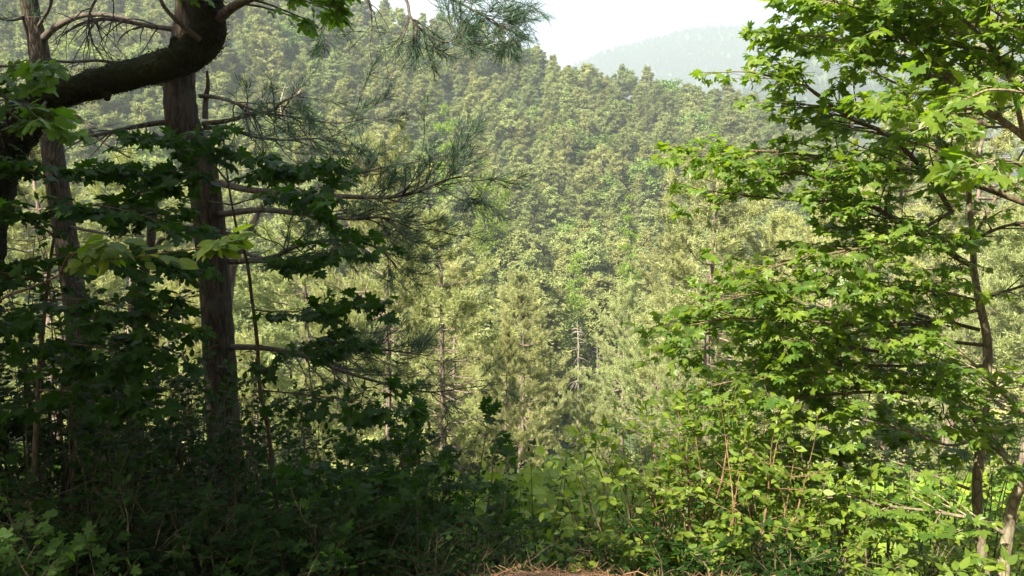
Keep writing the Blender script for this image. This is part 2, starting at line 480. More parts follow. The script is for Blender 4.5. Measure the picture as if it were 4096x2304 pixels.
def place_pine(kind, x, y, h, rz, wide, label, group, tilt=(0, 0)):
    hk, tm, cm = kind
    z = Hs(x, y) - (3 if y > 66 else 0)
    r = empty('pine_tree', (x, y, z), label, 'pine tree', group)
    s = h / hk
    for nm, me in (('trunk', tm), ('crown', cm)):
        o = obj(nm, me, r)
    r.scale = (s * wide, s * wide, s)
    r.rotation_euler = (tilt[0], tilt[1], rz)
    return r


def pine_at(u, Y, vtop, kind, label, wide=1.0, group='pines on the near slope', rz=None, tilt=(0, 0)):
    tp = P(u, vtop, Y); z = Hs(tp[0], tp[1])
    return place_pine(near_kinds[kind], tp[0], tp[1], tp[2] - z, rng.uniform(0, 6.28) if rz is None else rz, wide, label, group, tilt)


NEARP = [
    (437, 30, 208, 0, 'tall pale pine left of centre with its long bare trunk standing clear', 1.15),
    (507, 24, 322, 1, 'pine low in the middle with a domed bright crown above a short trunk', 0.6),
    (712, 36, 158, 1, 'sunlit pine with whitish dead side branches beside the left edge of the maple leaves', 1.2),
    (606, 23, 405, 2, 'slim pine in the lower middle whose lower trunk shows among bright undergrowth', 0.6),
    (680, 27, 340, 2, 'small pine behind the left tips of the lower right shrubs', 0.7),
    (388, 19, 128, 2, 'young pine with long bright shoots rising just behind the dark pine bough', 0.75),
    (300, 40, 190, 0, 'pale pine directly behind the right side of the big pine trunk', 1.1),
    (120, 36, 150, 3, 'pale pine between the two big trunks on the left', 1.1),
    (182, 26, 258, 2, 'low bright pine immediately left of the big pine trunk', 1.0),
    (30, 30, 110, 0, 'pine at the far left edge behind the reddish trunk', 1.1),
    (522, 42, 290, 0, 'pine just left of the dark gap with the dead tree', 0.9),
    (662, 48, 292, 2, 'pine just right of the dark gap with the dead tree', 1.0),
    (780, 38, 210, 0, 'pine half hidden behind the left side of the right-hand maple', 1.0),
    (845, 30, 170, 3, 'pine behind the middle of the right-hand maple', 0.95),
    (905, 34, 95, 1, 'tall pine behind the upper maple branches with dead twigs showing', 0.9),
    (985, 28, 45, 3, 'tall pine behind the upright maple trunk at the right edge', 1.0),
    (952, 22, 330, 0, 'pine with a reddish trunk low on the right behind the maple trunk', 0.7),
    (1050, 24, 120, 2, 'pine reaching in at the right edge of the view', 1.0),
    (345, 33, 300, 1, 'pine low behind the dark saplings left of the middle', 0.9),
    (250, 24, 330, 2, 'pine low behind the shaded saplings by the big trunk', 0.8),
    (740, 26, 395, 2, 'pine low behind the shrubs on the right', 0.8),
    (455, 50, 262, 1, 'broad pine behind the long bare trunk left of centre', 1.0),
    (520, 62, 270, 0, 'broad pale pine behind the middle pines with a rounded top', 1.0),
    (385, 60, 262, 2, 'pale pine behind the tip of the dark pine bough', 1.1),
    (672, 62, 232, 0, 'pale pine to the left of the sunlit pine with dead side branches', 1.1),
    (588, 44, 388, 2, 'low pine whose crown hides the foot of the bleached dead tree', 0.9),
    (628, 75, 250, 1, 'broad pine above the dark gap with the dead tree', 0.9),
]
for (u, Y, vt, k, lab, w) in NEARP:
    pine_at(u, Y, vt, k, lab, w)

# the forest across the valley: jittered grid; the nearest in view are things, the rest one mass
cand = []
cellmap = {}
for _ in range(52000):
    y = math.sqrt(rng.uniform(66.0 ** 2, 400.0 ** 2))
    x = rng.uniform(-1, 1) * (0.76 * y + 12)
    rmin = 4.4 + 3.2 * (0.5 + 0.5 * float(vnoise(np.array([x / 30]), np.array([y / 30]), 77)[0]))
    ci, cj = int(x // 8), int(y // 8)
    if all((x - q[0]) ** 2 + (y - q[1]) ** 2 > rmin * rmin for di in (-1, 0, 1) for dj in (-1, 0, 1) for q in cellmap.get((ci + di, cj + dj), ())):
        cellmap.setdefault((ci, cj), []).append((x, y)); cand.append((x, y))
cand = np.array(cand)
zz = H(cand[:, 0], cand[:, 1])
hh = rng.normal(17.3, 3.0, len(cand)).clip(10, 24)
uu = 512 + cand[:, 0] / cand[:, 1] * F
# keep a dark clearing round the dead tree
GAPX, GAPY = P(583, 345, 88)[:2]
d_gap = np.hypot(cand[:, 0] - GAPX, (cand[:, 1] - GAPY) * 0.35)
ok = (rng.uniform(0, 1, len(cand)) > 0.06) & ~((d_gap < 4.5) & (cand[:, 1] < 108)) & ~((np.abs(uu - 584) < 16 + 2.6 * F / cand[:, 1]) & (cand[:, 1] < 96))
cand, zz, hh, uu = cand[ok], zz[ok], hh[ok], uu[ok]
inview = (uu > -40) & (uu < 1064)
order = np.argsort(cand[:, 1] + np.where(inview, 0, 1e5))
single = order[:272]
# every one of them is told apart by the landmark it stands nearest to
MARKS = [('the bleached dead tree in the gap', 577, 350), ('the small yellow-green tree above the gap', 574, 262), ('the small yellow-green tree high in the middle', 495, 156),
         ('the broken pale snag', 290, 98), ('the tip of the dark pine bough', 470, 176), ('the left skyline', 430, 20), ('the foot of the distant mountain', 700, 85),
         ('the left tip of the right-hand maple', 665, 160), ('the stub on the big pine trunk', 207, 100), ('the mossy limb', 110, 80), ('the dappled left trunk', 60, 220),
         ('the crooked grey tree', 150, 230), ('the sapling stem by the big trunk', 250, 300), ('the long bare pine trunk left of centre', 437, 290), ('the dead side branches of the sunlit pine', 712, 240),
         ('the middle of the right-hand maple', 840, 200), ('the upright tan maple trunk', 978, 200), ('the diagonal maple limb', 930, 60), ('the dark sapling in the maple leaves', 830, 400), ('the top right corner', 1010, 20)]
WORDS = ['nearest', 'second nearest', 'third nearest', 'fourth nearest', 'fifth nearest', 'sixth nearest', 'seventh nearest', 'eighth nearest', 'ninth nearest', 'tenth nearest'] + [str(k) + 'th nearest' for k in range(11, 60)]
cells = {}
info = {}
for i in single:
    x, y_ = cand[i]
    vt_ = 165 - (zz[i] - 3 + hh[i] * .9) / y_ * F
    d = [math.hypot(uu[i] - m[1], vt_ - m[2]) for m in MARKS]; k = int(np.argmin(d))
    du, dv = uu[i] - MARKS[k][1], vt_ - MARKS[k][2]
    side = ('right of' if du > 0 else 'left of') if abs(du) > abs(dv) else ('above' if dv < 0 else 'below')
    cells.setdefault((k, side), []).append((d[k], i))
for (k, side), lst in cells.items():
    for n_, (dd, i) in enumerate(sorted(lst)):
        info[i] = WORDS[n_] + ' hillside pine ' + side + ' ' + MARKS[k][0]
for i in single:
    x, y_ = cand[i]
    wd = rng.uniform(1.0, 1.5)
    look = 'broad ' if wd > 1.36 else ('slim ' if wd < 1.14 else '')
    place_pine(hill_kinds[rng.integers(len(hill_kinds))], x, y_, hh[i] * 0.95, rng.uniform(0, 6.28), wd, info[i].replace('hillside', look + 'hillside'),
               'pines of the forested hillside', (rng.normal(0, 0.03), rng.normal(0, 0.03)))


def scatter(name, pts, rotz, scl, kindi, protos, wide=None, tiltamt=0.0):
    """one 'stuff' object: points that carry instances of the prototype meshes"""
    me = bpy.data.meshes.new(name)
    me.vertices.add(len(pts)); me.vertices.foreach_set('co', np.asarray(pts, np.float32).ravel())
    rot = np.zeros((len(pts), 3), np.float32); rot[:, 2] = rotz
    rot[:, 0] = rng.normal(0, tiltamt, len(pts)); rot[:, 1] = rng.normal(0, tiltamt, len(pts))
    sc = np.repeat(np.asarray(scl, np.float32)[:, None], 3, 1)
    if wide is not None: sc[:, :2] *= np.asarray(wide)[:, None]
    a = me.attributes.new('rot', 'FLOAT_VECTOR', 'POINT'); a.data.foreach_set('vector', rot.ravel())
    a = me.attributes.new('scl', 'FLOAT_VECTOR', 'POINT'); a.data.foreach_set('vector', sc.ravel())
    a = me.attributes.new('kindi', 'INT', 'POINT'); a.data.foreach_set('value', np.asarray(kindi, np.int32))
    me.update()
    o = obj(name, me)
    gt = bpy.data.node_groups.new(name, 'GeometryNodeTree')
    gt.interface.new_socket('Geometry', in_out='INPUT', socket_type='NodeSocketGeometry')
    gt.interface.new_socket('Geometry', in_out='OUTPUT', socket_type='NodeSocketGeometry')
    gi = gt.nodes.new('NodeGroupInput'); go = gt.nodes.new('NodeGroupOutput')
    jn = gt.nodes.new('GeometryNodeJoinGeometry')
    def attr(nm, dt):
        n = gt.nodes.new('GeometryNodeInputNamedAttribute'); n.data_type = dt; n.inputs[0].default_value = nm
        return n.outputs[0]
    ar, asx, ak = attr('rot', 'FLOAT_VECTOR'), attr('scl', 'FLOAT_VECTOR'), attr('kindi', 'INT')
    for i, pm in enumerate(protos):
        po = bpy.data.objects.new(name + '_source', pm)      # not linked to the scene
        oi = gt.nodes.new('GeometryNodeObjectInfo'); oi.inputs[0].default_value = po
        cp = gt.nodes.new('FunctionNodeCompare'); cp.data_type = 'INT'; cp.operation = 'EQUAL'
        gt.links.new(ak, cp.inputs[2]); cp.inputs[3].default_value = i
        ip = gt.nodes.new('GeometryNodeInstanceOnPoints')
        gt.links.new(gi.outputs[0], ip.inputs['Points']); gt.links.new(cp.outputs[0], ip.inputs['Selection'])
        gt.links.new(oi.outputs['Geometry'], ip.inputs['Instance'])
        gt.links.new(ar, ip.inputs['Rotation']); gt.links.new(asx, ip.inputs['Scale'])
        gt.links.new(ip.outputs[0], jn.inputs[0])
    gt.links.new(jn.outputs[0], go.inputs[0])
    md = o.modifiers.new('scatter', 'NODES'); md.node_group = gt
    return o


M['woods_far'] = leaf_mat('far_woods_leaf', (0.035, 0.055, 0.02), (0.08, 0.11, 0.035), (1, 1.2, .6), .2, .7, .1, .1)


def merged(tk, cr, name):
    mb = MB()
    for v, f, t in zip(tk.v, tk.f, tk.tint): pass
    mb.v = tk.v + cr.v
    mb.f = tk.f + [f + tk.n for f in cr.f]
    mb.tint = tk.tint + cr.tint
    mb.mi = tk.mi + [m + 1 for m in cr.mi]
    mb.n = tk.n + cr.n
    return mb.build(name, [M['bark_pine_far'], M['needle_hill'] if name == 'forest_pine' else M['woods_far']], mesh_only=True, smooth_shade=False)


stuff_protos = []
for (h, b, R, sh, ln) in [(14, 0.25, 3.1, 0.62, 0.3), (14, 0.35, 2.7, 0.8, 0.4), (14, 0.2, 3.2, 0.7, 0.2), (14, 0.35, 3.4, 0.5, 0.5), (14, 0.3, 2.5, 0.85, 0.3)]:
    tk, cr = pine_proto(h, b, R, 1, sh, ln)
    stuff_protos.append(merged(tk, cr, 'forest_pine'))
dk = MB(); dk.tube(np.array([[0, 0, -1], [.2, 0, 6], [0, .2, 11]]), [.2, .14, .04], 6)
dcr = MB(); dp = []; dn = []
for i in range(46):
    c = rng.normal(0, 1, 3); c /= np.linalg.norm(c); c = c * rng.uniform(.45, 1) * [3.6, 3.6, 4.4] + [0, 0, 8]
    o_ = rng.normal(0, 1, (26, 3)); o_ /= np.linalg.norm(o_, axis=1)[:, None]
    dp.append(c + o_ * [1.0, 1.0, .7]); dn.append(o_ * .8 + [0, 0, .4])
tris(dcr, np.concatenate(dp), np.concatenate(dn), 4, .42, .3, .7, nrm=np.concatenate(dn))
M['green_hill'] = leaf_mat('broadleaf_hill', (0.085, 0.14, 0.03), (0.17, 0.23, 0.05), (1.3, 1.4, 0.5), 0.25, 0.55, 0.2, 0.25)
mb = MB(); mb.v = dk.v + dcr.v; mb.f = dk.f + [f + dk.n for f in dcr.f]; mb.tint = dk.tint + dcr.tint; mb.mi = dk.mi + [m + 1 for m in dcr.mi]
stuff_protos.append(mb.build('forest_broadleaf', [M['bark_pine_far'], M['green_hill']], mesh_only=True, smooth_shade=False))
far_protos = []
for (h, b, R, sh, ln) in [(14, 0.15, 3.6, 0.5, 0.3), (14, 0.15, 3.3, 0.7, 0.4)]:
    tk, cr = pine_proto(h, b, R, 2, sh, ln)
    far_protos.append(merged(tk, cr, 'far_pine'))

rest = order[272:]
mask = cand[rest][:, 1] < 1e9
rest = rest[mask]
pts = np.stack([cand[rest, 0], cand[rest, 1], zz[rest] - 5], -1)
fo = scatter('pine_forest', pts, rng.uniform(0, 6.28, len(rest)), hh[rest] / 14 * 0.95, np.where(rng.uniform(0, 1, len(rest)) < .1, 5, rng.integers(0, 5, len(rest))), stuff_protos, rng.uniform(1.0, 1.55, len(rest)), 0.03)
tag(fo, 'dense pale green pine forest covering the upper hillside up to its ridge', 'forest', kind='stuff')


# ------------------------------------------------------------------ far hills
def far_material():
    m, t, p, out = mat('wooded_hill')
    tc = t.nodes.new('ShaderNodeTexCoord')
    n = t.nodes.new('ShaderNodeTexNoise'); n.inputs['Scale'].default_value = 0.03; n.inputs['Detail'].default_value = 8
    t.links.new(tc.outputs['Object'], n.inputs[0])
    c = t.nodes.new('ShaderNodeValToRGB')
    c.color_ramp.elements[0].position = 0.35; c.color_ramp.elements[0].color = (0.03, 0.05, 0.02, 1)
    c.color_ramp.elements[1].position = 0.65; c.color_ramp.elements[1].color = (0.07, 0.10, 0.035, 1)
    t.links.new(n.outputs['Fac'], c.inputs[0]); t.links.new(c.outputs[0], p.inputs['Base Color'])
    p.inputs['Roughness'].default_value = 1
    return m


MF = far_material()


def far_hill(name, Y0, Y1, prof, seed, sp):
    prof = np.array(prof, float)
    def fn(X, Y):
        u = 512 + X / Y1 * F
        zr = (165 - np.interp(u, prof[:, 0], prof[:, 1])) / F * Y1 - 9
        s = np.clip((Y - Y0) / (Y1 - Y0), 0, 1)
        back = np.clip((Y - Y1) / 400, 0, 1)
        z = -130 + (zr + 130) * s ** 1.15
        gull = vnoise(X / 210 + 0.4 * vnoise(Y / 300, X / 300, seed + 1), Y / 700, seed)
        z = z + gull * 42 * np.sin(s * math.pi) + 12 * vnoise(X / 70, Y / 70, seed + 2) * np.sin(s * math.pi) + 3 * vnoise(X / 40, Y / 40, seed + 3)
        return z - back * 180
    x0 = (prof[0, 0] - 512) / F * Y1; x1 = (prof[-1, 0] - 512) / F * Y1
    o = sheet(name, np.arange(x0, x1, 22), np.arange(Y0, Y1 + 400, 22), fn, MF)
    tag(o, kind='structure')
    # the woods on it
    n = int((x1 - x0) * (Y1 - Y0 + 40) / sp)
    X = rng.uniform(x0, x1, n); Yv = rng.uniform(Y0 + (Y1 - Y0) * 0.15, Y1 + 30, n)
    u = 512 + X / Yv * F
    k = (u > 560) & (u < 1060); X = X[k]; Yv = Yv[k]
    Z = fn(X, Yv)
    return np.stack([X, Yv, Z], -1)


wa = far_hill('hills', 1700, 2700, [(480, 110), (560, 75), (596, 58), (640, 46), (682, 36), (715, 33), (738, 31), (770, 34), (800, 36), (850, 30), (900, 20), (1024, 0), (1200, -30)], 21, 75)
wb = far_hill('hills', 950, 1500, [(560, 220), (640, 155), (690, 118), (740, 92), (780, 68), (820, 40), (870, 8), (950, -25), (1200, -80)], 31, 60)
wp = np.concatenate([wa, wb])
fw = scatter('far_woods', wp, rng.uniform(0, 6.28, len(wp)), rng.uniform(0.75, 1.35, len(wp)), rng.integers(0, 2, len(wp)), far_protos)
tag(fw, 'hazy woods covering the distant mountains under the white sky', 'woods', kind='stuff')

# ------------------------------------------------------------------ leaves
def outline(pts, c):
    pts = np.array(pts, float); left = pts[1:-1][::-1] * [-1, 1]
    ring = np.concatenate([pts, left]); n = len(ring)
    v = np.concatenate([[c], ring])
    f = np.array([[0, 1 + i, 1 + (i + 1) % n] for i in range(n)])
    z = -0.22 * v[:, 0] ** 2 * 2 - 0.16 * v[:, 1] ** 2 + 0.05 * (np.abs(v[:, 0]) > 0.01)
    return np.column_stack([v, z]), f


LEAF = {
    'maple': outline([(0, 0), (.26, -.12), (.29, .08), (.50, .08), (.66, .26), (.42, .34), (.52, .62), (.22, .54), (.16, .76), (0, 1)], (0, .3)),
    'field': outline([(0, 0), (.30, -.05), (.36, .12), (.26, .22), (.52, .36), (.46, .58), (.22, .50), (.20, .82), (.08, .98), (0, .94)], (0, .35)),
    'ovate': outline([(0, 0), (.20, .14), (.30, .38), (.22, .70), (0, 1)], (0, .42)),
    'small': outline([(0, 0), (.30, .38), (0, 1)], (0, .42)),
}


def leaves(mb, kind, pos, d, nrm, size, mi=0, tint=None):
    """place leaves: pos base, d tip direction, nrm blade normal"""
    V, Fc = LEAF[kind]
    pos = np.asarray(pos, float); d = np.asarray(d, float); nrm = np.asarray(nrm, float); n = len(pos)
    if n == 0: return
    d = d / (np.linalg.norm(d, axis=1)[:, None] + 1e-9)
    x = np.cross(d, nrm); x /= np.linalg.norm(x, axis=1)[:, None] + 1e-9
    z = np.cross(x, d)
    s = np.broadcast_to(np.asarray(size, float), (n,))[:, None, None]
    wv = rng.uniform(0.8, 1.15, (n, 1, 1)); cv = rng.uniform(-0.3, 2.2, (n, 1, 1))
    v = pos[:, None, :] + s * (V[None, :, 0:1] * wv * x[:, None, :] + V[None, :, 1:2] * d[:, None, :] + cv * V[None, :, 2:3] * z[:, None, :])
    k = len(V)
    f = (np.arange(n)[:, None, None] * k + Fc[None]).reshape(-1, 3)
    tint = rng.uniform(0, 1, n) if tint is None else tint
    mb.add(v.reshape(-1, 3), f, np.repeat(tint, k), mi)


class Plant:
    """a woody thing: 'wood' tubes and leaf anchors, built as trunk / branches / crown parts"""
    def __init__(self, leaf='maple', size=0.08, droop=0.25, flat=0.35):
        self.trunk = MB(); self.br = MB(); self.lp = []; self.ld = []; self.ln = []; self.ls = []
        self.leaf = leaf; self.size = size; self.droop = droop; self.flat = flat

    def leaf_at(self, p, d, s=1.0):
        self.lp.append(p); self.ld.append(d); self.ls.append(self.size * s * rng.uniform(0.6, 1.2))
        n = np.array([0, 0, 1.0]) + rng.normal(0, self.flat, 3)
        self.ln.append(n)

    def twig(self, p, d, L, r, level=1, spacing=0.07, petiole=0.035, keep=1.0):
        """a twig in a near-flat spray with pairs of leaves; level>0 adds side twigs"""
        n = max(3, int(L / 0.11))
        pts = [np.array(p, float)]; d = np.array(d, float); d /= np.linalg.norm(d)
        for i in range(n):
            d = d + rng.normal(0, 0.09, 3) + np.array([0, 0, -self.droop * 0.10]); d /= np.linalg.norm(d)
            pts.append(pts[-1] + d * L / n)
        pts = np.array(pts)
        self.br.tube(pts, np.linspace(r, max(0.0012, r * 0.35), n + 1), 4 if r > 0.004 else 3, cap=False)
        side = np.cross(d, [0, 0, 1]); side /= np.linalg.norm(side) + 1e-9
        k = max(2, int(L / spacing))
        for i in range(k):
            f = (i + 0.6) / k
            if level > 0 and f < 0.2: continue
            q = np.array([np.interp(f * n, range(n + 1), pts[:, c]) for c in range(3)])
            for sg in (-1, 1):
                if rng.uniform() > keep: continue
                dd = d * rng.uniform(0.3, 0.9) + side * sg * rng.uniform(0.5, 1.0) + np.array([0, 0, rng.normal(-self.droop, 0.22)])
                dd /= np.linalg.norm(dd)
                self.leaf_at(q + dd * petiole * rng.uniform(0.5, 1.3), dd)
        self.leaf_at(pts[-1], d + np.array([0, 0, -self.droop]), 1.1)
        if level > 0:
            m = max(1, int(L / 0.17))
            for i in range(m):
                f = rng.uniform(0.15, 0.92)
                q = np.array([np.interp(f * n, range(n + 1), pts[:, c]) for c in range(3)])
                sg = rng.choice([-1, 1])
                dd = d * rng.uniform(0.5, 1) + side * sg * rng.uniform(0.4, 0.9) + np.array([0, 0, rng.normal(0.02, 0.2)])
                self.twig(q, dd, L * rng.uniform(0.3, 0.55) * (1.1 - f * 0.5), r * 0.55, level - 1, spacing, petiole, keep)

    def limb(self, pts, rad, twigs=10, tl=0.6, part='br', f0=0.15, level=1, updn=0.15, keep=1.0, sides=6, rough=0.04, spacing=0.07, ff=None):
        """a limb through world points with sprays along it"""
        p, r = smooth(pts, rad, 6)
        getattr(self, part).tube(p, r, sides, rough)
        n = len(p)
        for i in range(twigs):
            f = rng.uniform(f0, 0.99) if ff is None else ff[i % len(ff)]
            j = min(n - 2, int(f * (n - 1)))
            q = p[j]; d = p[j + 1] - p[j]; d /= np.linalg.norm(d)
            side = np.cross(d, [0, 0, 1.0]); ls = np.linalg.norm(side)
            side = side / ls if ls > 0.15 else np.array([math.cos(i * 2.4), math.sin(i * 2.4), 0])
            sg = rng.choice([-1, 1])
            hor = 1.0 if ls > 0.5 else 0.35
            dd = d * rng.uniform(0.3, 0.9) * hor + side * sg * rng.uniform(0.4, 1.0) + np.array([0, 0, rng.normal(0.05, updn)])
            self.twig(q, dd, tl * rng.uniform(0.55, 1.2) * (1.1 - 0.4 * f), max(0.002, min(0.007, r[j] * 0.5)), level, spacing, keep=keep)
        # the tip
        d = p[-1] - p[-2]
        self.twig(p[-1], d, tl * 0.6, max(0.0018, r[-1] * 0.8), level, spacing, keep=keep)

    def build(self, name, label, cat, base, m_trunk, m_br, m_leaf, group=None, trunk_name='trunk', crown_name='crown'):
        root = empty(name, tuple(base), label, cat, group)
        b = np.array(base, np.float32)
        def shift(mb): mb.v = [v - b for v in mb.v]
        if self.trunk.v: shift(self.trunk); self.trunk.build(trunk_name, m_trunk, root)
        if self.br.v: shift(self.br); self.br.build('branches', m_br, root)
        if self.lp:
            mb = MB(); leaves(mb, self.leaf, self.lp, self.ld, self.ln, np.array(self.ls)); shift(mb)
            mb.build(crown_name, m_leaf, root, smooth_shade=False)
        return root


def PP(lst, Y=None):
    """list of (u, v) or (u, v, Y) pixels to world points"""
    return [P(*(q if len(q) == 3 else (q[0], q[1], Y))) for q in lst]


def px(r, Y):       # half width in pixels -> metres
    return np.array(r, float) * Y / F


def to_ground(pt, dx=0.0, dy=0.0):
    x, y = pt[0] + dx, pt[1] + dy
    return np.array([x, y, Hs(x, y) - 0.15])

#@@FORE
# ------------------------------------------------------------------ foreground: the big pine
def pine_twigs(br, pos, dr, pts, rad, n, L, hang=0.25, up=0.3, tuft=True, f0=0.2, f1=1.0, side_amp=1.0):
    """thin curving side twigs of a pine bough, each ending in needle tufts"""
    p, r = pts, rad
    m = len(p)
    for i in range(n):
        f = rng.uniform(f0, f1); j = min(m - 2, int(f * (m - 1)))
        q = p[j]; d = p[j + 1] - p[j]; d /= np.linalg.norm(d)
        sd = np.cross(d, rng.normal(0, 1, 3)); sd /= np.linalg.norm(sd)
        sd[2] = sd[2] * 0.7 - hang * 0.4
        dd = d * rng.uniform(0.3, 1.0) + sd * side_amp * rng.uniform(0.4, 1.0); dd /= np.linalg.norm(dd)
        l = L * rng.uniform(0.5, 1.25); k = 7
        w = [q]
        for s in range(k):
            bend = -hang * (1 - s / k) + up * (s / k) * 1.4
            dd = dd + np.array([0, 0, bend * 0.35]) + rng.normal(0, 0.13, 3); dd /= np.linalg.norm(dd)
            w.append(w[-1] + dd * l / k)
        w = np.array(w)
        br.tube(w, np.linspace(min(r[j] * 0.5, 0.008), 0.0025, k + 1), 4, cap=False)
        if tuft:
            for s in (0.6, 0.8, 1.0):
                if rng.uniform() < 0.85:
                    a = np.array([np.interp(s * k, range(k + 1), w[:, c]) for c in range(3)])
                    pos.append(a); dr.append(dd)
            for q2 in range(rng.integers(1, 4)):
                s0 = rng.integers(2, k); d2 = dd + rng.normal(0, 0.6, 3); d2 /= np.linalg.norm(d2)
                e = w[s0] + d2 * l * rng.uniform(0.2, 0.4) + [0, 0, 0.02]
                br.tube(np.array([w[s0], (w[s0] + e) / 2 - [0, 0, .01], e]), [0.004, 0.003, 0.002], 3, cap=False)
                pos.append(e); dr.append(d2)


def big_pine(name, label, trunk_px, Yt, rads, boughs, needle_n=22, needle_l=0.13, base_y=0):
    tp = PP(trunk_px, Yt); rr = list(px(rads, Yt))
    top = tp[0] + (tp[0] - tp[1]) / np.linalg.norm(tp[0] - tp[1]) * 5.5
    bot = to_ground(tp[-1] + (tp[-1] - tp[-2]) * 0.3)
    pts = [top] + tp + ([bot] if bot[2] < tp[-1][2] - 0.2 else [])
    rd = [rr[0] * 0.45] + rr + ([rr[-1] * 1.2] if len(pts) > len(tp) + 1 else [])
    p, r = smooth(pts, rd, 10)
    base = pts[-1]
    root = empty(name, tuple(base), label, 'pine tree')
    b = np.array(base, np.float32)
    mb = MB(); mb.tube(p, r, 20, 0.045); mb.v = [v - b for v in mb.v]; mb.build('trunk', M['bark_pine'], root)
    pos = []; dr = []
    for (bp_, br_, ntw, L, opt) in boughs:
        w = PP(bp_) if len(bp_[0]) == 3 else PP(bp_, Yt)
        q, rq = smooth(w, br_, 7)
        mb = MB(); mb.tube(q, rq, 7, 0.06)
        pine_twigs(mb, pos, dr, q, rq, ntw, L, **opt)
        mb.v = [v - b for v in mb.v]; mb.build('branch', M['twig_grey'], root)
    if pos:
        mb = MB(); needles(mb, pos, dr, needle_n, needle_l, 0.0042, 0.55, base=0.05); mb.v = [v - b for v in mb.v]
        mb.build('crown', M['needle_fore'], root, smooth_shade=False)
    return root, p, r


